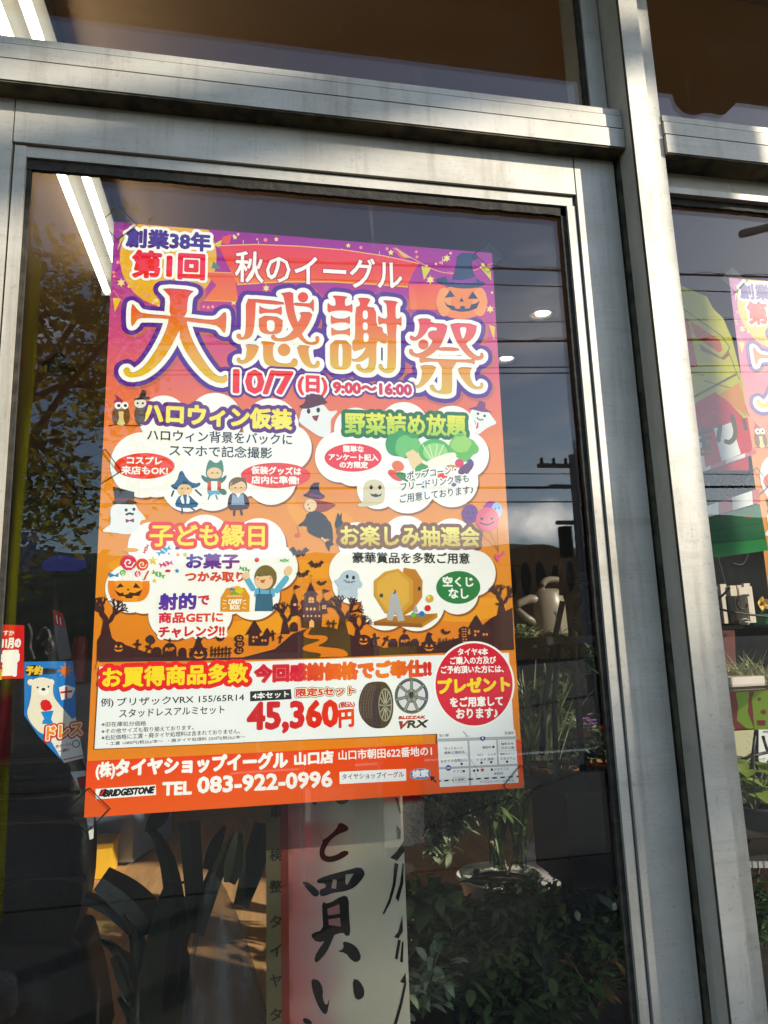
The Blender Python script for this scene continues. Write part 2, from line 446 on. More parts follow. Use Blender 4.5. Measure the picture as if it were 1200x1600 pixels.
def poster_art():
    A = Art(); A.z = 3e-5
    # ---- background, printed from violet through rose to amber
    bgc = vgrad([(360, C(148, 40, 142)), (440, C(165, 60, 140)), (540, C(205, 92, 130)), (620, C(226, 122, 96)), (700, C(230, 140, 74)), (800, C(228, 152, 52)), (900, C(228, 150, 46)), (1000, C(222, 138, 40)), (1180, C(226, 142, 34))])
    n = 60
    for j in range(n):
        y0, y1 = -PH * j / n, -PH * (j+1) / n
        A.put([(0, y0), (PW, y0), (PW, y1), (0, y1)], [(0, 1, 2, 3)], bgc, A.z)
    A.z += 2e-5
    # ---- moon (cut by the sheet's top edge)
    moon = [A.p(262 + 76*math.cos(t*.1), 398 + 78*math.sin(t*.1)) for t in range(63)]
    A.polym([(x, min(y, -.0006)) for x, y in moon], C(232, 180, 92))
    violet, navy = C(92, 32, 130), C(50, 48, 92)
    # soft swirls in the amber field
    for pts in (F(470,700, 455,760, 470,800, 520,790, 560,810, 540,830, 470,830, 440,780), F(150,880,260,850,330,860,300,880,200,900), F(440,870,520,880,560,885,560,900,480,905,440,895), F(640,960,700,940,790,930,796,960,720,975), F(300,985,420,960,470,955,460,985,380,1000)):
        A.poly(pts, C(236, 164, 60), 2)
    # ---- bunting, dots, stars
    gold, lime, rose = C(232, 196, 80), C(214, 206, 90), C(226, 92, 120)
    for pts, c in ((F(187,367,193,364,182,387), lime), (F(192,362,182,353,205,360), rose), (F(333,378,346,371,344,384), lime), (F(345,376,348,366,362,362,358,378), C(222,96,82)), (F(175,462,188,463,178,484), gold),
                   (F(333,404,345,416,330,416), C(90,130,110)), (F(618,382,646,400,630,398), C(214,190,110)), (F(612,383,630,396,638,402,628,400), rose), (F(660,412,675,416,664,434), lime), (F(768,413,770,435,754,416), lime), (F(663,440,668,466,676,464), gold), (F(766,504,776,508,774,528), gold), (F(700,420,712,422,706,424), rose)):
        A.poly(pts, c)
    A.line(F(616,384,650,402,676,417,700,424,730,424,756,414,772,408), 1.2, C(240,170,150), smooth=1)
    A.line(F(176,450,190,470,210,478,230,486), 1, C(240,150,150), smooth=1)
    for x, y, r in ((176,422,2.5),(183,406,3),(177,428,2.5),(200,444,2.2),(206,448,2.4),(224,456,2.4),(231,459,2.6),(238,470,2.2),(247,474,2),(365,364,1.6),(402,370,1.6),(372,362,2),(415,371,3),(565,383,2.6),(606,385,2.4),(652,390,2.4),(653,398,2.4),(706,392,2),(690,407,2.4),(696,403,2),(683,409,2),(754,414,2.2),(771,454,2),(679,450,2),(668,412,2),(318,476,2.4),(325,477,2.6),(332,476,2)):
        A.disc(x, y, r, C(240, 150, 140) if r > 2.3 else C(245, 205, 170), n=10)
    for x, y, r in ((188,438,7),(367,367,4),(416,447,6),(432,370,4),(545,380,4),(612,391,5),(700,400,6),(674,434,7),(768,480,6.5),(243,466,5),(365,469,5),(757,410,4),(760,544,4)):
        A.star(x, y, r, C(244, 226, 150), 6 if r > 5 else 5, .5)
    for x in (380, 404, 535, 594, 693): A.line([(x, 352 + (x-177)*.085 + 2), (x, 352 + (x-177)*.085 + 14 + (x % 3) * 6)], .9, C(236, 200, 190))
    # ---- red ribbon with its folded tails
    for tail in (F(316,421,366,423,372,468,318,466,338,442), F(640,441,701,441,690,459,706,481,642,480)):
        A.poly(tail, vgrad([(415, C(226,88,92)), (470, C(232,130,44))]))
    A.line(F(317,421,366,423), 1.4, C(240,180,110)); A.line(F(318,466,372,468), 1.4, C(240,170,70))
    rib = F(341,380,400,378,470,381,540,387,600,396,656,408,646,424,638,445,590,441,520,437,440,437,371,441,356,412)
    A.poly(rib, vgrad([(380, C(222,82,96)), (412, C(226,84,72)), (432, C(230,104,52)), (445, C(236,150,40))]))
    A.line(F(341,380,400,378,470,381,540,387,600,396,656,408), 1.6, C(240,186,130)); A.line(F(638,445,590,441,520,437,440,437,371,441), 1.8, C(242,190,80))
    A.T('秋のイーグル', 368, 412, 629, 427, 47, WHITE, .7, [(1.6, C(178,60,80))])
    # ---- headings over the moon
    A.T('創業38年', 197, 367, 328, 375, 28, C(72, 42, 132), 1.5, [(4.5, WHITE)])
    A.T('第1回', 207, 408, 318, 413, 40, vgrad([(388, C(216,52,88)), (436, C(232,58,62))]), 2.2, [(3.5, WHITE)])
    # ---- the big title, letter by letter
    tg = vgrad([(455, C(222, 74, 84)), (500, C(226, 112, 66)), (545, C(228, 158, 62)), (590, C(228, 190, 44))])
    tg2 = vgrad([(460, C(226, 88, 44)), (510, C(228, 122, 46)), (550, C(226, 160, 50)), (585, C(226, 192, 60))])
    tg3 = vgrad([(480, C(226, 90, 110)), (520, C(224, 116, 96)), (560, C(226, 160, 90)), (610, C(222, 192, 84))])
    DA = [((160,320,3.75), tg, [F(345,475,540,490,512,512,498,540,492,640,440,652,388,640,396,530,374,505), F(165,572,182,575,200,605,230,628,388,640,440,648,492,650,640,668,680,655,706,622,728,620,722,738,706,738,690,712,660,692,492,672,388,657,230,650,200,660,180,695,162,700),
              F(388,645,492,655,440,742,385,850,320,932,250,985,190,1003,140,1000,116,970,126,948,148,946,158,960,160,976,190,974,245,935,300,860,350,770,378,700), F(440,742,488,652,505,735,545,825,600,915,655,985,695,1004,728,984,734,1028,690,1040,620,1012,540,930,480,840)])]
    KAN = ((360,450,7.5), tg2, [F(180,100,295,120,300,152,285,400,265,520,215,575,140,588,90,580,65,545,80,520,110,516,130,540,125,562,150,560,172,520,182,400), F(180,100,620,138,640,180,295,152),
              F(340,178,370,215,480,240,570,215,606,190,606,305,560,275,480,268,390,270,335,290), F(333,300,618,325,612,470,570,515,480,525,390,512,335,470),
              F(585,42,742,20,740,120,755,250,775,330,800,400,840,520,880,590,940,625,995,615,1010,590,995,570,1010,548,1040,550,1052,585,1030,635,970,650,900,640,850,610,790,550,720,430,665,300,640,140,620,60),
              F(745,150,900,165,945,155,965,115,985,118,985,255,970,255,950,215,900,195,750,185), F(805,262,975,265,940,370,880,470,820,540,740,585,640,608,540,605,490,585,474,555,490,530,525,535,530,560,570,578,640,565,700,525,770,430,840,310),
              F(172,640,340,652,320,730,270,810,200,860,140,875,90,860,68,825,85,800,115,803,120,830,150,838,180,800,192,720,190,680), F(352,602,530,622,505,650,498,740,510,820,560,860,640,875,710,865,722,830,745,808,780,818,797,855,780,900,720,915,600,915,480,905,410,870,385,800,385,680,380,640),
              F(775,650,940,662,920,690,922,760,940,840,965,888,1000,885,1005,850,1030,835,1055,855,1050,900,1010,925,930,918,860,870,810,780)], [(855,85,62), (632,705,74)], [F(428,350,522,360,518,460,505,480,475,490,445,478,430,450)])
    SHA = ((500,440,8.571), vgrad([(462, C(226,84,50)), (500, C(228,118,48)), (535, C(226,158,44)), (575, C(224,190,50))]), [F(165,160,385,180,350,200,340,245,345,310,400,300,445,268,445,400,400,370,280,360,180,370,105,395,105,255,150,300,215,310,215,240,205,200), F(150,420,190,465,280,480,370,470,410,430,412,555,370,525,280,522,200,535,150,550), F(155,580,200,630,280,640,370,625,412,590,412,715,370,685,280,678,200,690,158,710),
              F(138,762,430,775,432,1060,410,1120,370,1150,300,1160,200,1150,150,1110,140,1050), F(515,190,695,205,655,270,635,318,760,330,765,580,850,590,855,670,915,690,912,805,845,805,795,770,765,800,765,1050,755,1130,720,1190,650,1205,560,1195,500,1150,485,1110,505,1088,550,1095,560,1130,600,1165,650,1130,662,1060,665,980,610,1030,540,1055,440,1050,430,1010,470,1030,540,990,600,920,630,850,560,890,440,920,440,770,480,755,480,320,540,310,545,260,530,230),
              F(845,225,1065,245,1030,280,1022,350,1028,490,1080,470,1105,435,1105,580,1080,560,1030,540,1035,1100,1010,1170,960,1205,880,1205,820,1170,790,1120,800,1090,840,1090,860,1140,890,1165,915,1120,915,545,860,535,830,545,790,560,785,425,820,465,915,485,905,330,900,280,880,255)], [], [F(582,360,650,362,648,480,582,478), F(582,520,650,525,648,625,582,622), F(590,665,660,670,660,775,592,790), F(255,810,310,815,308,1080,300,1112,285,1118,265,1110,255,1080)])
    SAI = ((630,480,8), tg3, [F(190,122,360,122,355,180,570,192,555,290,510,400,470,480,430,520,340,590,250,620,150,600,95,570,80,530,95,505,130,510,140,550,180,570,260,545,330,490,390,400,330,360,318,320,340,285,400,270,432,280,435,230,340,222,300,300,230,370,150,405,100,385,90,350,110,335,135,345,150,362,190,340,215,260,215,180),
              F(595,178,938,192,930,290,880,380,790,430,840,510,910,580,965,605,985,580,975,560,1000,552,1025,575,1020,620,970,648,900,640,820,590,740,500,670,390,620,260), F(470,482,690,490,730,530,430,525), F(215,600,260,612,400,632,600,640,850,640,915,630,910,705,860,675,625,665,630,1040,600,1065,540,1072,450,1062,370,1030,340,985,355,958,395,958,410,1000,440,1035,480,1030,497,980,497,665,300,662,218,685),
              F(218,708,430,715,405,790,340,890,270,960,200,1000,150,985,110,940,120,912,150,920,160,960,190,965,225,920,245,840,245,760), F(690,735,882,740,855,770,850,850,880,940,930,985,985,975,975,940,1000,925,1025,950,1010,1000,950,1015,870,1000,790,930,720,830)], [(265,445,65)], [F(720,228,808,228,795,310,762,385,735,310)])
    alls = [(DA[0][0], DA[0][1], DA[0][2], [], [])] + [KAN, SHA, SAI]
    alls = [(a + ([], []))[:5] if len(a) < 5 else a for a in [tuple(x) for x in alls]]
    for wd, oc, sh in ((21, C(190, 110, 90), 3), (19, C(88, 36, 138), 0), (9.5, WHITE, 0)):
        for (ox, oy, k), g, pl, ds, holes in alls:
            A.crop(ox + sh, oy + sh, k)
            for q in pl: A.edge(chaikin(q, 1), wd * 2 * k * .72, oc); A.poly(q, oc, 1)
            for d in ds: A.disc(d[0], d[1], d[2] + wd * .72 * k, oc)
        if wd == 9.5: A.crop(0, 0, 1)
    for (ox, oy, k), g, pl, ds, holes in alls:
        A.crop(ox, oy, k)
        for q in pl: A.poly([(x, y - 1.3*k*.6) for x, y in q], C(120, 60, 30), 1)
        for q in pl: A.poly(q, g, 1)
        for d in ds: A.disc(*d, g)
        for q in holes: A.poly(q, WHITE, 1)
    A.crop(500, 440, 8.571); A.line(F(843,885,843,1030), 14, C(40, 36, 40))
    A.crop(0, 0, 1)
    dg = vgrad([(575, C(228, 62, 48)), (612, C(232, 70, 40))])
    A.T('10/7', 366, 593, 457, 596, 34, dg, 2.3, [(6.5, violet), (3, WHITE)])
    A.T('(日)', 467, 599, 511, 601, 29, dg, 1.6, [(6, violet), (3, WHITE)])
    A.T('9:00〜16:00', 522, 603, 644, 607, 16, hgrad([(522, C(214,64,50)), (644, C(196,60,96))]), 1.5, [(6, violet), (3, WHITE)])
    # ---- pumpkin with hat (top right)
    A.crop(460, 340, 3.529)
    A.disc(928, 455, 145, C(232, 140, 90), 95); A.disc(1030, 455, 40, C(238,160,110), 80); A.disc(830, 455, 40, C(238,160,110), 80)
    tl = C(36, 52, 88)
    A.poly(F(872,345,900,250,905,185,990,180,1028,214,985,222,990,280,1010,330,1072,352,1010,378,920,382,820,360,774,332,840,310), tl, 1)
    A.poly(F(838,306,870,330,930,335,1005,316,1012,345,930,352,850,342), C(128, 52, 150))
    for q in (F(865,388,835,432,893,425), F(990,396,962,437,1020,437), F(928,430,915,452,942,454), F(832,448,850,470,890,478,895,492,920,492,922,478,945,476,948,492,975,488,980,470,1010,462,1030,447,1012,490,970,506,925,510,875,500,845,478)): A.poly(q, tl)
    # ---- the four cloud panels
    SHD = C(150, 92, 40)
    A.crop(150, 600, 3.529)
    A.blob([(370,190,135),(655,190,150),(965,225,155),(1060,345,132),(255,440,182),(640,540,155),(965,520,142),(500,560,140),(800,440,180),(480,380,200),(330,480,140)], WHITE, SHD, (9, 10))
    A.crop(460, 610, 3.4286)
    A.blob([(330,200,115),(590,190,135),(850,205,130),(920,340,130),(250,350,138),(320,390,118),(610,500,155),(850,480,142),(450,520,112),(600,350,210),(760,350,200)], WHITE, SHD, (9, 10))
    A.crop(150, 800, 3.529)
    A.blob([(310,190,140),(600,160,150),(900,180,150),(985,300,130),(180,420,135),(260,440,120),(870,450,145),(500,300,230),(700,350,220),(450,480,170),(420,570,135),(620,560,130)], WHITE, SHD, (9, 10))
    A.poly(F(290,520,340,680,560,690,720,640,760,520,600,470), WHITE)
    A.crop(460, 790, 3.4286)
    A.blob([(340,190,105),(600,180,130),(850,180,115),(890,330,125),(310,350,122),(310,420,105),(960,360,126),(880,470,112),(490,540,128),(660,520,152),(600,350,230),(780,380,170)], WHITE, SHD, (9, 10))
    # ---- panel 1
    A.crop(150, 600, 3.529)
    yel = vgrad([(630, C(250, 226, 80)), (660, C(252, 240, 130))])
    A.T('ハロウィン仮装', 258, 148, 1078, 190, 108, yel, 6, [(22, C(96, 34, 120)), (10, C(96, 34, 120))])
    blk = C(40, 34, 34)
    A.T('ハロウィン背景をバックに', 280, 272, 1082, 300, 62, blk, 1.2)
    A.T('スマホで記念撮影', 402, 358, 972, 374, 62, blk, 1.2)
    red = C(230, 84, 48)
    A.disc(264, 446, 168, red, 72, 36); A.T('コスプレ', 168, 412, 360, 418, 40, WHITE, 1.8); A.T('来店もOK!', 136, 468, 392, 472, 44, WHITE, 1.8)
    A.disc(992, 498, 194, C(226, 82, 70), 70, 36); A.T('仮装グッズは', 858, 468, 1132, 476, 42, WHITE, 1.8); A.T('店内に準備!', 858, 522, 1120, 526, 42, WHITE, 1.8)
    skin, bl = C(240, 208, 170), C(44, 84, 122)
    # witch girl
    A.poly(F(402,555,440,540,466,455,500,520,540,545,578,535,570,560,520,572,440,582), bl, 1)
    A.disc(487, 580, 42, skin, 34); A.line(F(425,585,415,612), 10, C(60,50,50)); A.line(F(548,580,578,608), 10, C(60,50,50))
    A.poly(F(460,605,510,605,545,640,566,655,548,680,440,678,432,650), bl, 1); A.poly(F(462,625,476,600,486,655,472,655), WHITE); A.poly(F(500,600,515,628,512,655,496,655), WHITE)
    A.line(F(472,682,474,708), 9, C(60,46,52)); A.line(F(524,680,540,690), 9, C(60,46,52)); A.disc(472, 570, 4, blk); A.disc(505, 570, 4, blk)
    # cat-eared child
    A.poly(F(602,478,610,440,625,406,650,428,672,428,690,406,702,440,704,490,650,480), C(84,130,110), 1); A.disc(651, 483, 48, C(84,130,110), 46); A.disc(652, 486, 42, skin, 32)
    A.poly(F(575,490,620,515,690,515,722,490,716,520,690,545,620,545,585,525), C(70,110,96), 1)
    A.poly(F(614,530,690,530,688,585,612,585), C(200,100,50)); A.poly(F(634,530,668,530,668,585,634,585), WHITE); A.poly(F(612,582,690,582,680,608,655,600,630,612,614,600), C(110,170,200))
    A.disc(700, 590, 22, C(74,110,80), 16, rot=.5); A.line(F(625,608,618,630), 8, C(70,110,110)); A.line(F(660,608,668,630), 8, C(70,110,110)); A.disc(640,484,4,blk); A.disc(668,484,4,blk)
    # caped child
    A.poly(F(722,690,730,610,760,590,810,590,840,620,850,680,800,690), C(70,40,30), 1); A.disc(782, 555, 52, C(120,90,50), 48); A.disc(782, 564, 46, skin, 40)
    A.poly(F(738,560,760,520,820,510,832,545,800,530), C(120,90,50)); A.poly(F(752,600,780,615,812,600,820,660,745,662), C(150,164,190)); A.poly(F(768,598,800,598,784,622), WHITE)
    A.line(F(765,680,762,718), 12, C(80,44,30)); A.line(F(798,680,805,715), 12, C(80,44,30)); A.disc(768,566,4,blk); A.disc(800,566,4,blk)
    # owls on a branch
    A.line(F(68,222,120,214,190,222,250,222), 5, C(70,40,40)); 
    A.disc(134,160,48,C(128,96,50),62); A.disc(134,182,32,C(226,206,150),40); A.disc(104,170,18,C(110,70,40),42); A.disc(165,170,18,C(110,70,40),42)
    for x in (118,155): A.disc(x,110,20,WHITE); A.disc(x+3,111,9,blk)
    A.poly(F(92,92,112,70,96,46,125,66,148,86,120,92), C(150,50,110)); A.poly(F(128,118,142,118,135,130), gold)
    A.disc(240,160,30,C(90,76,70),58); A.disc(240,98,34,C(232,226,216),26); A.disc(226,98,6,blk); A.disc(255,98,6,blk)
    A.poly(F(204,72,235,66,252,22,276,30,270,60,300,66,285,76,220,80), blk)
    # ghost in top hat (left)
    gw = C(236, 236, 238)
    A.crop(150, 600, 3.529)
    A.poly(F(72,690,90,660,150,650,215,655,228,690,240,700,280,745,240,745,235,800,180,830,90,815,20,812,60,780,78,770), gw, 2)
    A.poly(F(90,560,208,590,206,640,228,650,200,660,90,655,86,642,102,636), C(56,50,40)); A.poly(F(104,622,206,628,206,642,102,640), C(120,60,70))
    A.disc(162,690,9,blk); A.disc(205,686,9,blk); A.poly(F(155,712,180,702,208,710,200,720,180,714,165,722), blk); A.poly(F(158,738,180,746,206,736,206,760,182,752,160,762), C(140,30,60))
    # hat ghost between panels
    A.crop(460, 610, 3.4286)
    A.poly(F(40,90,100,50,165,70,188,110,240,95,215,130,195,150,200,230,150,250,80,205,20,160,30,140), gw, 2)
    A.disc(78,104,10,blk,14); A.disc(130,98,10,blk,14); A.poly(F(95,130,135,125,122,160,105,150), C(130,40,30)); A.poly(F(20,78,60,60,62,20,150,10,165,45,188,58,120,78,60,95), C(92,34,34), 1)
    # ghost at the right edge
    A.poly(F(940,120,965,85,1040,95,1062,130,1095,170,1070,180,1030,200,985,238,975,200,980,160), gw, 2)
    A.poly(F(940,90,985,78,1000,46,1030,58,1030,90,1068,112,1010,108,960,95), C(120,56,110)); A.disc(990,118,7,blk); A.disc(1026,130,7,blk); A.line(F(985,140,1000,152,1018,150), 6, blk); A.poly(F(986,165,994,165,992,195,978,200), C(220,90,130))
    # ---- panel 2
    grn = vgrad([(640, C(240, 236, 110)), (672, C(170, 206, 70))])
    A.T('野菜詰め放題', 276, 168, 922, 182, 112, grn, 4, [(20, C(40, 104, 44))])
    red2 = C(226, 66, 44)
    A.disc(318, 354, 154, red2, 76, 36); A.T('簡単な', 264, 306, 374, 308, 34, WHITE, 1.6); A.T('アンケート記入', 188, 350, 452, 354, 34, WHITE, 1.6); A.T('の方限定', 246, 392, 396, 394, 34, WHITE, 1.6)
    rnd = random.Random(3)
    def leafy(cx, cy, r, c, n=15):
        A.poly([(cx + (r + rnd.uniform(-.2, .16)*r)*math.cos(2*math.pi*i/n), cy + (r*.86 + rnd.uniform(-.2, .16)*r)*math.sin(2*math.pi*i/n)) for i in range(n)], c, 1)
    leafy(585, 280, 92, C(70,150,80)); leafy(610, 300, 70, C(120,190,110)); A.poly(F(600,330,640,420,700,420,690,350,640,310), C(240,214,170)); leafy(912, 300, 80, C(110,180,80)); leafy(900, 280, 56, C(160,206,110))
    A.disc(756, 320, 86, C(96,176,90), 66); A.disc(760, 325, 66, C(160,212,130), 50)
    for a in (-.9, -.4, .2, .7): A.line([(756 + 10*a, 370), (756 + 45*a, 325), (756 + 70*a, 285)], 6, C(222,238,196), smooth=1)
    A.poly(F(680,400,740,360,860,318,880,350,820,390,720,420), C(246,240,226), 1)
    A.disc(560,400,34,C(232,120,60),28,rot=.5); A.disc(545,450,46,C(226,90,50),22,rot=.6); A.disc(600,460,56,C(60,130,60),20,rot=.4); leafy(690, 420, 42, C(80,150,70)); A.disc(790,440,46,C(240,210,120),22); A.disc(800,455,26,C(220,60,60),18); A.disc(890,385,24,C(210,60,90),24); A.disc(845,410,34,C(200,150,80),18)
    A.poly(F(880,420,930,380,965,366,970,400,930,450,890,455), C(90,30,90), 1); A.disc(948,378,16,C(70,60,130)); A.disc(700,500,18,C(90,140,200)); A.disc(860,495,16,C(110,90,160))
    for tx, a in (('ポップコーン・', (608, 452, 872, 418, 44)), ('フリードリンク等も', (574, 512, 940, 464, 44)), ('ご用意しております♪', (570, 576, 964, 526, 46))):
        A.T(tx, *a, blk, .9, [(7, WHITE)])
    A.poly(F(372,520,385,480,435,468,485,490,492,560,480,600,430,612,385,618,345,622,340,604,375,595), C(214,204,176), 2)
    A.disc(415,514,9,blk,12); A.disc(462,514,9,blk,12); A.poly(F(408,545,425,552,440,548,455,556,474,545,466,562,440,568,418,562), blk)
    # witch
    A.poly(F(42,556,80,540,96,490,140,486,132,506,140,545,172,560,150,580,90,572), C(60,34,52), 1); A.line(F(84,552,148,566), 12, C(130,40,90))
    A.poly(F(70,575,120,580,170,590,228,605,215,622,160,650,110,640,80,640), C(150,66,40), 1); A.disc(88, 612, 34, skin, 34); A.disc(75,608,4,blk); A.disc(82,628,5,C(190,60,40))
    A.poly(F(70,650,120,640,165,660,190,700,210,740,150,754,100,745,60,720,30,725,20,718,60,690), C(52,36,34), 1)
    A.poly(F(130,690,160,680,185,690,160,710,135,708), C(130,50,130)); A.poly(F(226,690,236,650,246,668,258,650,256,690,270,712,288,700,282,730,225,735,220,712), C(40,34,34))
    A.crop(460, 790, 3.4286)
    A.poly(F(75,80,110,60,170,66,205,90,212,200,190,170,150,175,90,150,70,130), C(52,36,34), 1); A.line(F(150,170,180,200), 10, skin); A.poly(F(168,190,200,180,215,205,195,215,190,244,172,210), C(50,30,34)); A.line(F(16,108,26,140), 2, blk); A.disc(20,154,15,C(220,100,40),12)
    # balloons
    A.line(F(1010,150,1105,240), 1.5, blk); A.line(F(1052,130,1100,240), 1.5, blk); A.line(F(1095,100,1100,250), 1.5, blk)
    A.disc(948, 40, 44, C(112,52,130), 52); A.disc(1060,20,40,C(150,60,160),50); A.disc(1092,20,30,C(176,200,232),42); A.disc(1042, 70, 62, C(226,108,128), 66)
    A.disc(935,36,5,blk); A.disc(962,36,5,blk); A.line(F(930,60,948,66,968,60), 4, blk); A.poly(F(1000,62,1022,60,1012,78), blk); A.poly(F(1052,62,1075,58,1066,76), blk); A.line(F(1002,88,1025,98,1050,98,1076,84), 7, blk); A.disc(1084,12,4,blk); A.disc(1104,8,4,blk)
    A.poly(F(1085,255,1110,262,1130,236,1135,258,1112,275,1100,300,1080,275), C(226,110,140))
    # ---- panel 3
    A.crop(150, 800, 3.529)
    A.T('子ども縁日', 296, 124, 928, 126, 118, C(252, 232, 90), 3.5, [(20, C(226, 74, 34))])
    pur = vgrad([(865, C(86, 54, 150)), (890, C(140, 60, 140))])
    A.T('お菓子', 498, 268, 788, 268, 78, hgrad([(290, C(84,54,150)), (375, C(130,60,140))], 870), 4)
    A.T('つかみ取り', 492, 354, 815, 356, 52, C(214, 90, 70), 3)
    A.T('射的', 346, 494, 548, 490, 86, vgrad([(925, C(66,58,160)), (952, C(120,60,150))]), 5, [(9, WHITE)])
    A.T('で', 562, 486, 622, 484, 48, C(206,70,90), 3); A.T('商品GETに', 344, 582, 698, 578, 56, hgrad([(245, C(214,60,90)), (348, C(220,100,60))], 965), 3, [(10, WHITE)])
    A.T('チャレンジ!!', 344, 662, 706, 656, 58, hgrad([(245, C(206,50,80)), (348, C(222,70,60))], 985), 3.4, [(14, WHITE)])
    # pumpkin bowl of sweets
    for x, y, r, c in ((176,276,44,C(216,76,100)),(252,286,34,C(222,100,60)),(144,332,17,C(120,180,80)),(226,338,17,C(220,70,90))): A.disc(x,y,r,c); A.line([(x + r*.75*(1-t/9)*math.cos(t*1.0), y + r*.75*(1-t/9)*math.sin(t*1.0)) for t in range(9)], r*.14, WHITE)
    for x in (176,252,144,226,200,272): A.line([(x, 310 + (x % 5)*8), (x+6, 380)], 4, WHITE)
    A.poly(F(66,330,100,345,122,330,118,356,95,350,70,360), C(70,140,200)); A.line(F(262,370,285,325), 10, C(220,90,70)); A.disc(188,206,44,C(236,170,60),12)
    A.poly(F(60,375,294,378,292,440,270,478,235,494,130,494,85,480,62,440), C(240,162,50), 1); A.poly(F(62,376,100,377,110,440,150,490,110,490,75,470), C(232,140,40)); A.poly(F(255,378,292,378,290,440,262,482,220,492,250,430), C(232,140,40))
    for q in (F(130,390,104,418,150,410), F(215,388,200,415,242,418), F(172,418,164,430,184,430), F(96,428,130,446,145,440,150,455,175,450,180,440,210,445,254,425,235,462,200,460,196,474,160,474,155,464,120,462)): A.poly(q, C(60,30,20))
    def sweet(x, y, a, c, k=1.0):
        ca, sa = math.cos(a), math.sin(a)
        m = lambda p, q: (x + (p*ca - q*sa)*k, y + (p*sa + q*ca)*k)
        A.poly([m(18,0), m(12,13), m(-12,13), m(-18,0), m(-12,-13), m(12,-13)], c, 1); A.poly([m(14,0), m(34,14), m(30,0), m(36,-12)], c); A.poly([m(-14,0), m(-34,14), m(-30,0), m(-36,-12)], c); A.line([m(-6,-11), m(4,11)], 4*k, WHITE)
    for a in ((272,200,-1.1,C(214,70,110),.8),(372,210,-.5,C(80,160,210),1.2),(384,282,-.25,C(214,90,140),1.1),(342,340,.4,C(120,180,90),1.1),(1040,264,0,C(110,190,100),.75),(820,312,.3,C(120,170,110),.9)): sweet(*a)
    for a in ((445,322,15,C(80,140,200)),(450,232,13,C(236,170,110)),(312,264,26,C(238,206,80)),(320,376,15,C(240,214,110)),(400,226,8,C(90,150,210)),(490,232,16,C(220,206,90))): A.star(*a)
    A.disc(888,260,13,C(214,90,90)); A.disc(394,322,16,C(214,70,80),8); A.disc(448,196,14,C(120,60,140),8)
    # cheering child and sweets box
    A.line(F(865,420,830,360), 30, C(116,178,208)); A.line(F(1000,430,1050,365), 34, C(116,178,208)); A.disc(826,348,22,skin,20); A.disc(1062,322,22,skin,28,rot=.4)
    A.poly(F(880,405,985,405,990,480,870,480), C(116,178,208), 1); A.poly(F(884,450,972,450,980,545,876,545), C(66,104,128)); A.line(F(902,410,902,455), 7, C(66,104,128)); A.line(F(960,410,960,455), 7, C(66,104,128))
    A.disc(936, 360, 62, C(120,104,60), 70); A.disc(926, 378, 50, skin, 46); A.poly(F(880,345,905,318,990,318,1000,350,940,348,900,356), C(120,104,60), 1); A.disc(900,346,4,blk); A.disc(940,344,4,blk); A.poly(F(905,374,936,368,926,390,910,388), C(196,110,60)); A.disc(892,368,8,C(240,160,130)); A.disc(962,362,8,C(240,160,130))
    A.poly(F(686,548,688,470,720,416,820,416,848,460,846,548), C(222,158,54)); A.line(F(720,462,806,462), 2.5, WHITE)
    for q, c in ((F(730,430,750,408,770,430), C(70,130,170)), (F(760,440,790,405,815,430,800,450), C(220,206,90)), (F(735,450,760,430,790,455), C(120,170,90)), (F(740,414,780,404,810,420,770,424), C(232,190,60))): A.poly(q, c)
    A.T('CANDY', 730, 494, 802, 492, 27, WHITE, 1.4); A.T('BOX', 740, 524, 792, 524, 24, WHITE, 1.4)
    for x, y, s_ in ((700,484,1),(698,505,1),(700,530,1),(826,484,-1),(830,505,-1),(826,530,-1)): A.line([(x, y), (x + 18*s_, y + (6 if y < 500 else -4 if y > 520 else 0))], 3, WHITE)
    # ---- panel 4
    A.crop(460, 790, 3.4286)
    A.T('お楽しみ抽選会', 252, 156, 996, 164, 104, vgrad([(825, C(246,236,150)), (852, C(206,180,70))]), 3.5, [(20, C(122, 72, 20))])
    A.T('豪華賞品を多数ご用意', 316, 274, 944, 280, 58, blk, 1.2)
    A.poly(F(212,400,240,390,262,352,300,340,345,355,356,400,372,420,358,442,340,440,345,495,320,485,300,496,275,485,250,494,235,475,240,430), C(186,200,214), 1)
    A.disc(286,378,8,blk,11); A.disc(320,384,8,blk,11); A.line(F(268,396,290,410,310,408,328,404), 4, blk)
    for x in (280,295,312): A.line([(x, 400), (x, 414)], 3, blk)
    A.poly(F(430,620,520,592,772,576,772,598,690,652,430,640), C(176,120,50)); A.poly(F(430,620,690,632,690,652,430,640), C(150,96,34)); A.poly(F(690,632,772,576,772,598,690,652), C(190,140,70))
    A.poly(F(592,330,655,340,692,400,690,490,640,560,590,590,560,500), C(190,130,60)); A.poly(F(488,352,560,335,640,400,640,520,575,588,490,575,430,480,430,400), C(206,160,84)); A.poly(F(500,368,556,352,618,408,618,510,566,566,500,556,448,478,448,408), C(220,176,100))
    A.poly(F(500,612,522,460,552,455,596,614,560,620,545,560,530,615), C(176,176,178)); A.poly(F(655,520,668,570,640,570), C(170,170,172)); A.disc(538,460,11,C(60,60,64)); A.disc(532,458,9,C(220,176,100)); A.disc(470,480,11,C(60,70,60)); A.disc(674,443,8,C(50,44,40),12)
    A.poly(F(615,596,640,576,712,576,706,596), C(120,124,120)); A.disc(643,584,13,C(120,180,90)); A.disc(688,578,14,C(50,120,190)); A.disc(720,548,17,C(220,50,60)); A.disc(731,497,21,C(216,176,60)); A.disc(725,490,7,C(244,226,170))
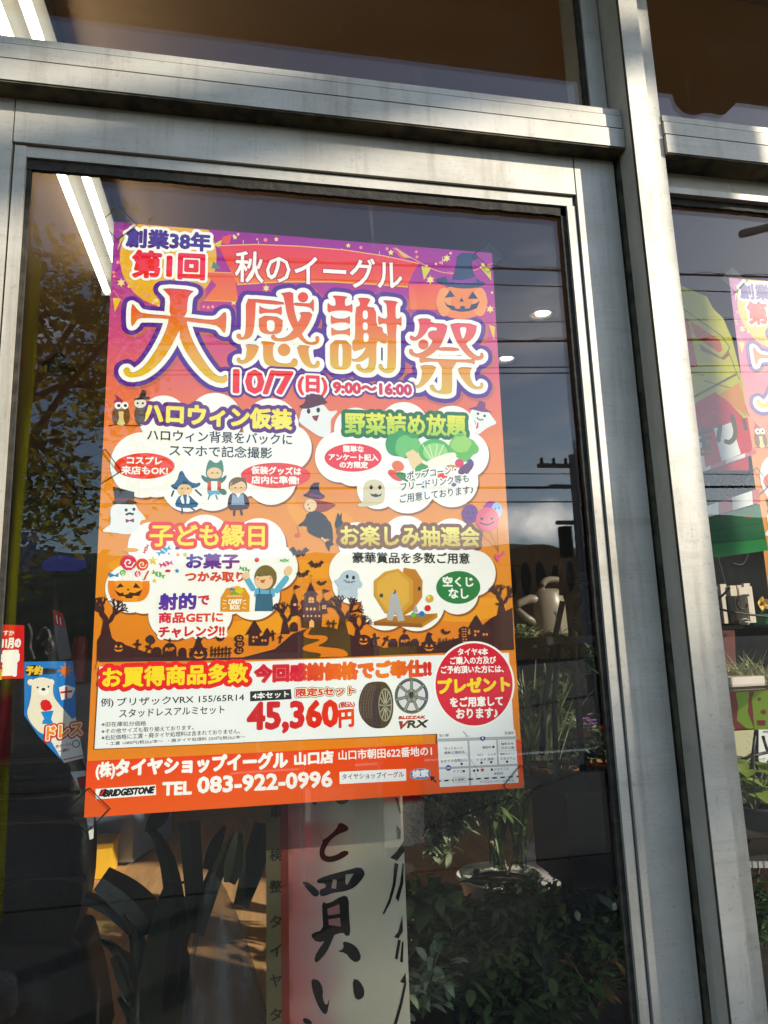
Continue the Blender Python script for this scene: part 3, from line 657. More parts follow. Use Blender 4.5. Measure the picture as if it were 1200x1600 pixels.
    A.disc(885, 436, 118, C(34, 122, 64), 88, 40); A.T('空くじ', 802, 404, 964, 406, 52, WHITE, 2.2); A.T('なし', 834, 468, 938, 470, 52, WHITE, 2.2)
    # ---- silhouettes along the bottom
    ink = C(58, 26, 26)
    A.crop(0, 0, 1)
    def tree(x, y, s_, fl=1):
        def br(px, py, a, L, wd, d):
            qx, qy = px + L*math.cos(a)*fl, py - L*math.sin(a)
            A.line([(px, py), ((px+qx)/2 + wd*.4, (py+qy)/2), (qx, qy)], wd, ink)
            if d: 
                for da in (.55, -.5, .08)[:3 if d > 1 else 2]: br(qx, qy, a + da + rnd.uniform(-.2, .2), L*.66, wd*.6, d-1)
        A.poly([(x-7*s_, y), (x-3*s_, y-22*s_), (x+3*s_, y-22*s_), (x+8*s_, y)], ink); br(x, y-18*s_, 1.9, 15*s_, 6*s_, 3); br(x, y-18*s_, .9, 15*s_, 5*s_, 3)
    def cross(x, y, h, a=.0): A.line([(x, y), (x + h*math.sin(a), y - h*math.cos(a))], h*.12+.6, ink); c_ = .68; A.line([(x + h*c_*math.sin(a) - h*.24*math.cos(a), y - h*c_*math.cos(a) - h*.24*math.sin(a)), (x + h*c_*math.sin(a) + h*.24*math.cos(a), y - h*c_*math.cos(a) + h*.24*math.sin(a))], h*.12+.6, ink)
    def tomb(x, y, wd, h, t=None): A.poly([(x-wd*.8, y), (x-wd*.62, y-h*.1), (x-wd*.6, y-h*.7), (x-wd*.3, y-h), (x+wd*.3, y-h), (x+wd*.6, y-h*.7), (x+wd*.62, y-h*.1), (x+wd*.8, y)], ink); 
    def jack(x, y, r, hat=False, c=ink):
        A.disc(x, y, r, c, r*.8); ec = C(232,150,50)
        A.poly([(x-r*.55, y-r*.05), (x-r*.3, y-r*.4), (x-r*.1, y-r*.02)], ec); A.poly([(x+r*.55, y-r*.05), (x+r*.3, y-r*.4), (x+r*.1, y-r*.02)], ec); A.poly([(x-r*.65, y+r*.15), (x-r*.2, y+r*.3), (x+r*.2, y+r*.3), (x+r*.65, y+r*.15), (x+r*.3, y+r*.5), (x-r*.3, y+r*.5)], ec)
        if hat: A.poly([(x-r*1.1, y-r*.55), (x-r*.45, y-r*.8), (x-r*.1, y-r*2), (x+r*.5, y-r*1.7), (x+r*.25, y-r*1.4), (x+r*.5, y-r*.8), (x+r*1.15, y-r*.55), (x, y-r*.4)], c)
    def bat(x, y, s_, a=0):
        ca, sa = math.cos(a), math.sin(a)
        A.poly([(x + s_*(p*ca - q*sa), y + s_*(p*sa + q*ca)) for p, q in F(-10,-3,-6,-6,-2,-1,-1,-4,0,-2,1,-4,2,-1,6,-6,10,-3,7,-1,5,3,3,1,0,4,-3,1,-5,3,-7,-1)], ink)
    # hills
    A.poly([(151,1000),(160,985),(180,1002),(230,1020),(300,1029),(380,1027),(430,1014),(458,990),(490,978),(520,980),(560,996),(600,1012),(680,1008),(740,990),(770,965),(803,949),(805,1000),(806,1015),(640,1022),(500,1028),(300,1032),(150,1034)], ink)
    tree(164, 998, 1.25); tree(446, 990, .95); tree(536, 990, 1.15); tree(786, 962, .95); tree(560, 1000, .8)
    jack(184, 1012, 12); jack(310, 1022, 14, True); jack(569, 1001, 12); jack(672, 1011, 12, True)
    for a in ((203,1028,14,.0),(213,1020,20,.08),(226,1022,18,.5),(428,1000,15,-.1),(438,1004,12,.15),(516,982,13,-.2),(522,984,15,.05),(582,1012,13,.1),(590,1012,22,-.15),(600,1008,16,.5),(772,984,14,.1),(780,984,12,-.15)): cross(*a)
    tomb(244, 1026, 13, 15); tomb(265, 1027, 17, 22); tomb(285, 1028, 10, 16); tomb(616, 1014, 11, 16); tomb(634, 1013, 13, 22); tomb(650, 1012, 10, 14); tomb(460, 986, 10, 13)
    A.T('RIP', 258, 1015, 272, 1014, 5, C(222,140,60), .3); A.T('RIP', 628, 1002, 640, 1001, 4, C(222,140,60), .3); cross(265, 1005, 8); cross(634, 991, 8)
    for i in range(6): A.line([(331 + i*5.6, 1026), (331 + i*5.6, 1010 + (i % 2)*2)], 2, ink)
    A.line(F(329,1016,362,1013), 1.5, ink); A.line(F(329,1022,362,1020), 1.5, ink)
    for i in range(6): A.line([(689 + i*5.2, 1012), (689 + i*5.2, 997 + (i % 2)*2)], 2, ink)
    A.line(F(687,1004,718,999), 1.5, ink); A.line(F(687,1009,718,1005), 1.5, ink)
    for x, y in ((374,1016),(375,1006),(374,997),(728,1000),(727,992),(727,984)): jack(x, y, 7)
    # crooked houses
    for ox, oy, s_ in ((404, 1008, 1.0), (752, 998, .95)):
        A.poly([(ox-14*s_, oy), (ox-14*s_, oy-18*s_), (ox-20*s_, oy-16*s_), (ox-6*s_, oy-40*s_), (ox+6*s_, oy-20*s_), (ox+2*s_, oy-19*s_), (ox+2*s_, oy-14*s_), (ox+7*s_, oy-15*s_), (ox+14*s_, oy-28*s_), (ox+22*s_, oy-14*s_), (ox+17*s_, oy-14*s_), (ox+16*s_, oy)], ink)
        for x, y in ((-8,-14),(-3,-14),(-8,-8),(6,-9),(11,-9)): A.poly([(ox+x*s_-1.6, oy+y*s_), (ox+x*s_+1.6, oy+y*s_), (ox+x*s_+1.6, oy+y*s_+3.4), (ox+x*s_-1.6, oy+y*s_+3.4)], C(226,150,90))
    for a in ((468,863,1.6,.05),(495,882,1.25,0),(475,897,1.1,-.2),(504,911,.8,0),(444,952,.7,-.4),(783,943,.6,-.3),(698,988,.8,.3),(345,999,.7,0)): bat(*a)
    A.disc(234,998,6,C(60,40,40)); A.disc(237,1001,5,C(60,40,40))
    # castle
    A.crop(440, 840, 8)
    cs = C(66, 26, 36)
    for q in (F(370,450,374,450,376,540,374,540), F(360,470,395,472,395,478,360,476), F(283,715,330,660,360,590,373,540,388,590,420,660,468,715,440,718,440,790,470,800,470,915,515,915,505,1120,265,1120,250,915,270,850,250,800,272,765,300,800,305,718),
              F(120,810,150,730,168,675,190,740,218,805,205,812,205,850,232,850,232,862,205,862,215,925,250,950,165,945,145,862,110,860,110,850,145,850,145,812), F(166,580,172,580,172,680,166,680), F(172,585,248,610,172,640), F(480,825,515,770,532,730,550,770,590,825,572,830,575,930,600,940,500,950,495,830), F(528,630,534,630,534,735,528,735), F(534,640,620,662,534,690),
              F(120,1110,130,1060,165,1050,200,1075,205,1150,160,1150)): A.poly(q, cs)
    lt = C(240, 186, 130)
    for q in (F(340,810,342,750,375,735,410,755,410,812), F(350,1120,350,1050,378,1020,410,1050,410,1120), F(512,890,512,845,560,840,560,890), F(150,850,155,820,185,820,185,850)): A.poly(q, lt)
    A.line(F(375,738,375,812), 5, cs); A.line(F(340,785,410,785), 5, cs); A.line(F(536,840,536,890), 5, cs); A.line(F(512,866,560,866), 5, cs)
    for x in (322, 370, 415): A.disc(x, 890, 15, lt, 20, 12)
    for x in (280, 330, 376, 428, 475): A.disc(x, 978, 11, lt, 14, 10)
    A.poly(F(340,1130,385,1120,330,1200,350,1220,540,1220,590,1250,560,1300,440,1355,560,1370,760,1390,835,1440,830,1490,600,1490,460,1500,520,1450,300,1420,255,1390,290,1350,420,1310,510,1270,320,1260,275,1230,280,1190), C(216,124,56), 1)
    # ---- price panel
    A.crop(0, 0, 1)
    A.poly(F(148,1044,152,1032,158,1042), C(240,150,40))
    A.crop(130, 1010, 3.4286)
    pan = C(240, 242, 244)
    A.polym([A.p(82, 110), PX(797, 1020), PX(805, 1142), A.p(56, 552)], pan)
    hot = vgrad([(1040, C(232, 64, 40)), (1075, C(220, 40, 60))])
    A.T('お買得商品多数', 102, 168, 880, 142, 102, C(252, 226, 40), 4.5, [(24, hot)])
    A.crop(0, 0, 1)
    A.T('今回感謝価格でご奉仕!!', 399, 1053, 674, 1044, 25, hgrad([(399, C(196,40,70)), (470, C(210,50,70)), (530, C(226,110,50)), (600, C(230,130,50)), (672, C(206,50,60))], 1050), 1.5, [(.9, C(232, 120, 110))])
    A.crop(130, 1010, 3.4286)
    dk = C(34, 32, 34)
    A.T('例)', 90, 306, 158, 304, 50, dk, .8); A.T('ブリザックVRX 155/65R14', 178, 300, 862, 272, 44, dk, .7); A.T('スタッドレスアルミセット', 190, 362, 756, 340, 44, dk, .7)
    A.T('※旧在庫処分価格', 94, 420, 334, 414, 26, dk, .3); A.T('※その他サイズも取り揃えております。', 94, 458, 590, 436, 26, dk, .3); A.T('※右記価格に工賃・廃タイヤ処理料は含まれておりません。', 94, 492, 840, 456, 27, dk, .3); A.T('・工賃 1080円(税込)/本〜  ・廃タイヤ処理料 250円(税込)/本〜', 120, 526, 868, 488, 22, dk, .3)
    A.poly(F(894,242,1114,230,1118,284,894,296), dk); A.T('4本セット', 908, 268, 1102, 256, 34, WHITE, 1)
    A.crop(470, 1000, 3.3333)
    A.T('限定5セット', -22, 276, 284, 264, 40, C(206, 40, 60), 2, [(7.5, dk), (4.5, C(248,240,220))])
    pr = hgrad([(389, C(198, 26, 56)), (470, C(206, 36, 52)), (510, C(222, 66, 40)), (552, C(222, 80, 40))], 1120)
    A.crop(0, 0, 1)
    A.T('45,360', 388, 1123, 528, 1118, 46, pr, 2.6); A.T('円', 531, 1124, 553, 1122, 26, pr, 1.4); A.T('(税込)', 530, 1103, 555, 1101, 10, C(200,60,50), .5)
    # tyre and wheel
    A.crop(550, 1040, 8.571)
    A.poly(F(95,560,100,450,140,330,200,240,300,215,440,215,500,270,550,370,568,520,555,680,500,800,430,848,280,845,180,770,110,660), C(70,52,40), 2)
    A.poly(F(300,840,280,700,290,500,320,330,380,240,440,215,500,270,550,370,568,520,555,680,500,800,430,848), C(58,44,40), 1)
    for k in range(5): A.line([(140+k*34, 720-k*4), (118+k*36, 560), (140+k*36, 400), (190+k*32, 260)], 5, C(120,106,96), smooth=1)
    for k in range(9): A.line([(112+k*3, 340+k*44), (270, 330+k*46)], 3, C(104,90,84))
    A.disc(455, 530, 92, C(150,146,140), 225, 30); A.disc(452, 530, 78, C(64,58,54), 205, 30)
    for k in range(12): a = k*math.pi/6; A.line([(455, 540), (455 + 80*math.cos(a), 530 + 205*math.sin(a))], 11, C(180,176,166))
    A.disc(455, 540, 22, C(120,116,110), 44)
    A.disc(808, 408, 228, C(96,98,104), 243, 40); A.disc(808, 408, 205, C(60,62,68), 220, 40); A.disc(808, 408, 186, C(214,216,220), 200, 40)
    for k in range(7):
        a = -math.pi/2 + k*2*math.pi/7
        A.line([(808 + 60*math.cos(a), 408 + 64*math.sin(a)), (808 + 205*math.cos(a), 408 + 220*math.sin(a))], 42, C(66,68,74)); A.line([(808 + 60*math.cos(a), 408 + 64*math.sin(a)), (808 + 205*math.cos(a), 408 + 220*math.sin(a))], 26, C(132,134,140))
    A.disc(808, 408, 90, C(110,112,118), 96); A.disc(805, 392, 30, C(30,30,34), 46)
    for k in range(5): a = math.pi/2 + .6 + k*2*math.pi/5; A.disc(808 + 62*math.cos(a), 405 + 66*math.sin(a), 12, C(200,200,204), 15, 10); A.disc(808 + 62*math.cos(a), 405 + 66*math.sin(a), 7, C(50,50,54), 9, 10)
    A.T('BLIZZAK', 640, 702, 992, 694, 36, C(196, 30, 56), 4, slant=.35); A.poly(F(635,748,690,748,690,800,752,738,790,738,662,868), C(150,24,52)); A.T('RX', 765, 790, 1020, 782, 92, dk, 7, slant=.3)
    A.poly(F(985,760,1042,730,1000,770), dk)
    # ---- red disc
    A.crop(470, 1000, 3.3333)
    A.disc(908, 232, 212, WHITE, 226, 60); A.disc(908, 232, 202, C(208, 42, 72), 216, 60)
    A.T('タイヤ4本', 824, 62, 980, 60, 36, WHITE, 1.4); A.T('ご購入の方及び', 784, 108, 1022, 104, 38, WHITE, 1.4); A.T('ご予約頂いた方には、', 736, 156, 1062, 150, 38, WHITE, 1.4)
    A.T('プレゼント', 722, 242, 1092, 228, 72, C(250, 222, 70), 5); A.T('をご用意して', 784, 326, 1058, 318, 50, WHITE, 2.2); A.T('おります♪', 816, 386, 1030, 380, 50, WHITE, 2.2)
    # ---- orange band and shop line
    band = vgrad([(1172, C(226, 88, 40)), (1210, C(234, 102, 42)), (1262, C(236, 112, 48))])
    yb = -0.648
    pL = PX(136, 1190); pR = PX(815, 1156)
    A.polym([(0.0, pL[1]), (PW, pR[1]), (PW, -PH), (0.0, -PH)], band)
    A.crop(0, 0, 1)
    A.T('(株)', 149, 1206, 178, 1204, 26, WHITE, 1); A.T('タイヤショップイーグル', 180, 1201, 449, 1188, 25, WHITE, 1.6); A.T('山口店', 461, 1187, 521, 1183, 19, WHITE, 1.1); A.T('山口市朝田622番地の1', 530, 1181, 676, 1174, 15, WHITE, .35)
    A.T('TEL', 254, 1234, 298, 1232, 19, WHITE, 1.3); A.T('083-922-0996', 309, 1228, 519, 1218, 24, WHITE, 1.4)
    A.crop(130, 1010, 3.4286)
    A.poly(F(62,768,386,745,388,800,62,824), C(246,246,246)); A.T('BRIDGESTONE', 112, 792, 376, 772, 34, C(20,20,22), 3.2, slant=.25)
    A.poly(F(76,808,90,772,118,766,124,778,112,786,116,796,104,808), C(20,20,22)); A.poly(F(78,806,104,772,112,772,92,806), C(214,40,50))
    A.crop(470, 1000, 3.3333)
    A.poly(F(203,690,552,674,554,736,205,754), C(244,246,248)); A.T('タイヤショップイーグル', 218, 716, 540, 702, 30, C(60,60,66), .5)
    A.poly(F(574,678,676,670,680,724,576,732), C(44,132,190), 1); A.line(chaikin(F(574,678,676,670,680,724,576,732), 1), 2, C(160,206,230), True); A.T('検索', 586, 702, 668, 696, 38, WHITE, 2)
    A.poly(F(676,712,706,716,698,724,714,742,708,748,692,732,684,742), C(30,26,26))
    # ---- little map
    A.crop(650, 1130, 6.667)
    mp_, gr = C(238, 240, 243), C(176, 178, 184)
    A.poly(F(230,102,1046,72,1084,626,258,674), mp_)
    A.line(F(242,182,1050,156), 34, gr); A.line(F(256,476,1066,440), 24, gr); A.line(F(556,196,570,420,576,650), 22, gr); A.line(F(856,170,868,440), 20, gr); A.line(F(505,92,545,140), 14, gr)
    A.line(F(520,140,574,138), 3, dk); A.line(F(258,608,1078,562), 17, dk)
    for k in range(10): A.line([(272 + k*84, 607 - k*4.7), (300 + k*84, 605.5 - k*4.7)], 13, C(246,246,248))
    A.poly(F(400,572,522,566,524,622,402,628), mp_); A.edge(F(400,572,522,566,524,622,402,628), 2.5, dk); A.edge(F(880,196,1048,186,1056,290,884,296), 2.5, dk)
    A.poly(F(676,150,706,142,736,146,732,172,708,194,684,178), C(36,62,130)); A.T('9', 698, 164, 716, 163, 24, WHITE, 1)
    A.disc(348, 472, 29, C(36,76,150), 30); A.T('204', 330, 472, 366, 471, 18, WHITE, .8)
    for x, y in ((818,252),(486,430),(694,418),(796,412),(962,406),(510,506),(617,500),(655,498),(803,490)): A.disc(x, y, 13, dk, n=14)
    A.star(703, 494, 27, C(206, 30, 60))
    A.line(F(528,308,655,495), 3, dk); A.line(F(620,505,650,575), 3, dk)
    for a in (('至小郡',250,134,352,130,30),('至湯田',936,108,1032,104,30),('ほっともっと',308,268,496,262,28),('維新公園前店',306,314,518,306,30),('おおすみ会館山口',268,404,544,386,32),('湯田中',700,258,794,254,30),('山口',650,336,708,334,26),('トヨタ',650,386,740,382,26),('コメダ',760,334,846,330,26),('珈琲',756,382,822,378,28),('維新百年',898,222,1032,216,28),('記念公園',902,262,1036,258,30),('維新みらいふ',888,328,1046,320,26),('スタジアム',892,376,1048,370,28),('ナフコ',396,510,494,506,28),('ジョイフル',826,486,980,480,30),('柴田店',826,532,922,526,28),('大歳駅',412,598,514,592,32),('ナフコツーワンスタイル',680,620,1040,602,26)):
        A.T(*a, dk, .25, res=1)
    return A
ART = poster_art()
# ================================================================== materials of the place
def alumat():
    m, t, b = nodes_of('aluminium')
    tc = t.nodes.new('ShaderNodeTexCoord')
    def noise(scale, st, det=6, rgh=.6):
        mp = t.nodes.new('ShaderNodeMapping'); mp.inputs['Scale'].default_value = st; n = t.nodes.new('ShaderNodeTexNoise')
        n.inputs['Scale'].default_value = scale; n.inputs['Detail'].default_value = det; n.inputs['Roughness'].default_value = rgh
        t.links.new(tc.outputs['Object'], mp.inputs[0]); t.links.new(mp.outputs[0], n.inputs['Vector']); return n
    def ramp(n, a, b_, ca, cb):
        r = t.nodes.new('ShaderNodeValToRGB'); r.color_ramp.elements[0].position = a; r.color_ramp.elements[1].position = b_
        r.color_ramp.elements[0].color = ca; r.color_ramp.elements[1].color = cb; t.links.new(n.outputs['Fac'], r.inputs[0]); return r
    def mul(a, b_, f):
        mx = t.nodes.new('ShaderNodeMix'); mx.data_type = 'RGBA'; mx.blend_type = 'MULTIPLY'; mx.inputs[0].default_value = f
        t.links.new(a, mx.inputs[6]); t.links.new(b_, mx.inputs[7]); return mx.outputs[2]
    c = ramp(noise(6, (1, 1, 1), 8, .65), .32, .70, (.37, .33, .25, 1), (.54, .49, .405, 1)).outputs[0]        # cloudy oxide
    c = mul(c, ramp(noise(190, (1, 1, 1), 3), .60, .70, (1, 1, 1, 1), (.50, .46, .38, 1)).outputs[0], .35)          # pitting
    c = mul(c, ramp(noise(34, (1, 1, .07), 5, .7), .52, .74, (1, 1, 1, 1), (.60, .57, .50, 1)).outputs[0], .75)   # rain runs
    c = mul(c, ramp(noise(34, (.07, 1, 1), 5, .7), .56, .76, (1, 1, 1, 1), (.66, .63, .56, 1)).outputs[0], .6)    # wiped smears
    c = mul(c, ramp(noise(700, (.02, 1, 1), 2), .3, .7, (.9, .9, .9, 1), (1, 1, 1, 1)).outputs[0], .8)             # drawn grain
    c = mul(c, ramp(noise(26, (1, 1, 1), 9, .75), .66, .74, (1, 1, 1, 1), (.34, .29, .20, 1)).outputs[0], .28)    # spots of dirt
    t.links.new(c, b.inputs['Base Color'])
    rr = t.nodes.new('ShaderNodeMapRange'); rr.inputs['To Min'].default_value = .36; rr.inputs['To Max'].default_value = .72
    t.links.new(noise(14, (1, 1, 1)).outputs['Fac'], rr.inputs['Value']); t.links.new(rr.outputs[0], b.inputs['Roughness'])
    b.inputs['Metallic'].default_value = .25
    bp = t.nodes.new('ShaderNodeBump'); bp.inputs['Strength'].default_value = .16; bp.inputs['Distance'].default_value = .002
    t.links.new(noise(70, (1, 1, 1), 6).outputs['Fac'], bp.inputs['Height']); t.links.new(bp.outputs[0], b.inputs['Normal'])
    return m
ALU = alumat()
GASKET = mat('old_gasket', (.020, .016, .009, 1), .9, var=.6, scale=70, bump=.5, bscale=120)
GROOVE = mat('groove_dirt', (.02, .018, .012, 1), .95, var=.5, scale=60)
GLASS = glassmat('window_glass', .044, dirt=.0016, streak=.045)
PAPER = inkmat('printed_paper', .42, spec=.22, bump=.22, bscale=7)
BLACKM = mat('black_metal', (.012, .012, .012, 1), .45, .3, var=.3)
WALLM = mat('wall_render', (.42, .36, .28, 1), .9, var=.1, scale=8, bump=.3)
CEILM = mat('cream_ceiling', (.64, .42, .24, 1), .85, var=.05, scale=3)
INWALL = mat('brown_panelling', (.10, .065, .035, 1), .7, var=.3, scale=6, stretch=(1, 1, .2))
FLOORM = mat('shop_floor_tiles', (.10, .08, .06, 1), .5, var=.3, scale=4)
WOODM = mat('orange_wood', (.58, .33, .15, 1), .5, var=.16, scale=7, stretch=(6, .6, 1), bump=.1)
TAPE = glassmat('clear_tape', .008, (.99, .99, .985), .004, .2, 160)

# ================================================================== ground, street, hills
def structure(o): o['kind'] = 'structure'; return o
g = MB(); g.quad((-900, -900, -.04), (900, -900, -.04), (900, 60, -.04), (-900, 60, -.04))
structure(g.build('ground', mat('ground_earth', (.06, .055, .04, 1), .95, var=.4, scale=.4)))
g = MB(); g.box((-60, -3.2, -.03), (60, .12, .0)); structure(g.build('pavement', mat('pavement_asphalt', (.03, .029, .028, 1), .9, var=.15, scale=3, bump=.3)))
g = MB(); g.box((-200, -10.5, -.036), (200, -3.3, -.02)); structure(g.build('road', mat('asphalt', (.028, .028, .029, 1), .9, var=.3, scale=30, bump=.4)))
g = MB()
for x in range(-60, 60, 10): g.box((x, -6.98, -.022), (x + 5, -6.84, -.016))
structure(g.build('road_marking', mat('road_paint', (.75, .75, .72, 1), .8, var=.1)))
def hillmesh(y0, y1, base, hs, name, m):
    b = bmesh.new(); nx, ny = 90, 14; rows = []
    rn = random.Random(11)
    ph = [rn.uniform(0, 6) for _ in range(8)]
    for j in range(ny + 1):
        t = j / ny; row = []
        for i in range(nx + 1):
            x = -700 + 1500 * i / nx
            pk = sum(h * math.exp(-((x - c) / wd) ** 2) for c, wd, h in hs)
            r = math.sin(math.pi * min(1, t * 1.0) * .5) ** .8
            z = pk * r * (1 + .05 * math.sin(x * .05 + ph[0] + t * 4) + .03 * math.sin(x * .13 + ph[1] + t * 9)) + base
            row.append(b.verts.new((x, y0 + (y1 - y0) * t, z)))
        rows.append(row)
    for j in range(ny):
        for i in range(nx): b.faces.new((rows[j][i], rows[j][i+1], rows[j+1][i+1], rows[j+1][i]))
    me = bpy.data.meshes.new(name); b.to_mesh(me); b.free()
    for p in me.polygons: p.use_smooth = True
    o = bpy.data.objects.new(name, me); COL.objects.link(o); me.materials.append(m); return structure(o)
hillmesh(-150, -420, -1, [(140, 70, 46), (260, 60, 60), (20, 90, 40), (-160, 120, 60), (380, 90, 46)], 'hills', mat('wooded_hill', (.045, .06, .028, 1), .95, var=.6, scale=.06, bump=1, bscale=.3))

# ================================================================== the shop
shop = empty('tyre_shop', (.5, .2, 0), 'low shop front with cream facade and deep soffit over the glazing', 'shop')
b = MB()
b.box((-3.2, -.02, 0), (-.262, .14, 3.0)); b.box((2.62, -.02, 0), (6.2, .14, 3.0)); b.box((-.262, -.02, 2.462), (2.62, .14, 3.0))
b.box((.86, .0, 0), (2.62, .14, .26))
b.build('wall', WALLM, shop)
b = MB(); b.box((-3.6, -.415, 2.53), (6.6, -.021, 2.68)); b.box((-3.6, -.44, 2.512), (6.6, -.416, 2.76))
b.build('eave', mat('brown_soffit', (.16, .10, .055, 1), .8, var=.2, scale=5), shop)
b = MB(); b.box((-3.6, -.40, 3.0), (6.6, 6.0, 3.2)); b.box((-3.6, -.41, 2.682), (6.6, -.022, 2.99)); b.build('roof', mat('roof_metal', (.2, .21, .22, 1), .6, .3, var=.2), shop)
b = MB(); b.box((-3.2, 5.0, 0), (6.2, 5.14, 3.0)); b.box((-3.34, -.02, 0), (-3.2, 5.14, 3.0)); b.box((3.4, .14, 0), (3.54, 5.0, 3.0)); b.build('inner_wall', INWALL, shop)
b = MB(); b.box((-3.2, .14, 2.46), (3.4, 5.0, 2.56)); structure(b.build('ceiling', CEILM))
b = MB(); b.box((-3.2, .14, -.02), (3.4, 5.0, .02)); structure(b.build('floor', FLOORM))
# ragged lower trim under the eave, near the right-hand transom
b = MB()
pts = [(1045, 120), (1046, 150), (1056, 176), (1080, 186), (1100, 178), (1124, 186), (1140, 172), (1152, 160), (1168, 166), (1186, 150), (1220, 140), (1220, 120)]
pts = chaikin(pts, 2); P3 = [mir(u, v, -.43) for u, v in pts]
b.prism([(p.x, p.y, p.z) for p in P3], (0, .012, 0)); tag(b.build('valance', mat('torn_cloth', (.12, .075, .045, 1), .9, var=.3, scale=9)), 'dark brown torn awning valance hanging under the eave edge', 'awning')

# post added out in front only to shade the frame right of the mullion
blocker = MB(); blocker.box((2.465, -1.40, 0), (2.555, -1.34, 3.4)); o = blocker.build('shade_post', mat('shade_post_grey', (.4, .38, .34, 1), .9, var=.15, scale=6, bump=.3), bevel=.012)
tag(o, 'slim square grey post standing outside, right of the window', 'post')

# ------------------------------------------------------------------ fixed frame
fr = empty('shopfront_frame', (.72, 0, 0), 'weathered silver aluminium frame around the door, post and beam', 'frame')
def header(x0, x1):
    b = MB(); b.box((x0, -.050, 1.946), (x1, .05, 1.9755)); b.box((x0, -.0485, 1.9785), (x1, .05, 1.9985)); b.box((x0, -.0465, 2.0010), (x1, .05, 2.0105)); return b
b = header(-.26, .7085); b2 = header(.7765, 2.6)
b.build('header', ALU, fr, bevel=.0012); b2.build('header', ALU, fr, bevel=.0012)
b = MB(); b.box((-.26, -.042, 1.95), (.708, .045, 2.008)); b.box((.778, -.042, 1.95), (2.6, .045, 2.008)); b.build('groove', GROOVE, fr)
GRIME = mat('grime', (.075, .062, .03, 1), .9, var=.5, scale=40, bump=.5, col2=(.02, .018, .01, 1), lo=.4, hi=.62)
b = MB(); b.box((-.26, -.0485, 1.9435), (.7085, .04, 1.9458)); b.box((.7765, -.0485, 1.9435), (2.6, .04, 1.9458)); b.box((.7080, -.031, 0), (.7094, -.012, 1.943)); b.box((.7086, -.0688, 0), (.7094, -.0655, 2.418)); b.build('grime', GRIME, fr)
b = MB(); b.box((.7095, -.070, 0), (.7395, .06, 2.42)); b.build('mullion', ALU, fr, bevel=.0016)
b = MB(); b.box((.7412, -.044, 0), (.7752, .06, 2.42)); b.build('mullion', ALU, fr, bevel=.0014)
b = MB(); b.box((.7393, -.040, 0), (.7415, .05, 2.42)); b.box((.704, -.012, 0), (.7096, .05, 1.946)); b.box((-.19, -.012, 0), (-.181, .05, 1.946)); b.build('groove', GROOVE, fr)
b = MB(); b.box((-.26, -.05, 0), (-.19, .06, 1.944)); b.box((-.26, -.05, 2.0125), (-.215, .06, 2.42)); b.build('jamb', ALU, fr, bevel=.0014)
b = MB(); b.box((-.26, -.05, 2.42), (2.6, .06, 2.46)); b.box((2.56, -.05, 0), (2.62, .06, 2.418)); b.build('outer_frame', ALU, fr, bevel=.0014)

def ragged(b, x0, x1, z0, z1, y0, y1, horizontal=True, amp=.0007, step=.003, seed=1):
    """a strip of old putty whose free edge crumbles"""
    rn = random.Random(seed); n = int(((x1 - x0) if horizontal else (z1 - z0)) / step); v = 0
    top = []; bot = []
    for i in range(n + 1):
        v = .7 * v + rn.uniform(-1, 1) * amp * .7
        if horizontal: x = x0 + (x1 - x0) * i / n; top.append((x, z1)); bot.append((x, z0 + v))
        else: z = z0 + (z1 - z0) * i / n; top.append((x1, z)); bot.append((x0 + v, z))
    for i in range(n):
        q = [top[i], top[i+1], bot[i+1], bot[i]]
        b.prism([(x, y0, z) for x, z in q], (0, y1 - y0, 0))
    return b
# ------------------------------------------------------------------ door
dr = empty('shop_door', (.26, 0, 0), 'old silver aluminium framed glass door with a poster taped inside', 'door')
b = MB(); b.box((-.1175, -.022, 1.8825), (.6385, .020, 1.943)); b.build('top_rail', ALU, dr, bevel=.0012)
b = MB(); b.box((-.180, -.022, .05), (-.1190, .020, 1.943)); b.build('stile', ALU, dr, bevel=.0014)
b = MB(); b.box((.6405, -.022, .05), (.7035, .020, 1.943)); b.build('stile', ALU, dr, bevel=.0014)
b = MB(); b.box((-.117, -.022, .05), (.6385, .020, .22)); b.build('bottom_rail', ALU, dr, bevel=.0014)
b = MB(); b.box((-.115, -.017, 1.866), (.636, -.0075, 1.8805)); b.box((-.1165, -.0185, .224), (-.1030, -.0075, 1.8805)); b.box((.6250, -.0185, .224), (.6375, -.0075, 1.8655)); b.build('glazing_bead', ALU, dr, bevel=.001)
b = MB(); b.box((-.1185, -.010, .22), (-.1164, .01, 1.882)); b.box((.6376, -.010, .22), (.6402, .01, 1.882)); b.box((-.117, -.010, 1.8808), (.639, .01, 1.8823)); b.build('groove', GROOVE, dr)
b = MB(); ragged(b, -.1028, .625, 1.852, 1.867, -.0135, -.0072, seed=3); ragged(b, .6165, .6255, .224, 1.8655, -.0135, -.0072, False, .0006, .005, 5); b.box((-.1032, -.0125, .224), (-.0975, -.0072, 1.8655)); b.build('gasket', GASKET, dr)
b = MB(); b.box((-.112, -.0065, .22), (.636, -.0005, 1.878)); b.build('pane', GLASS, dr)
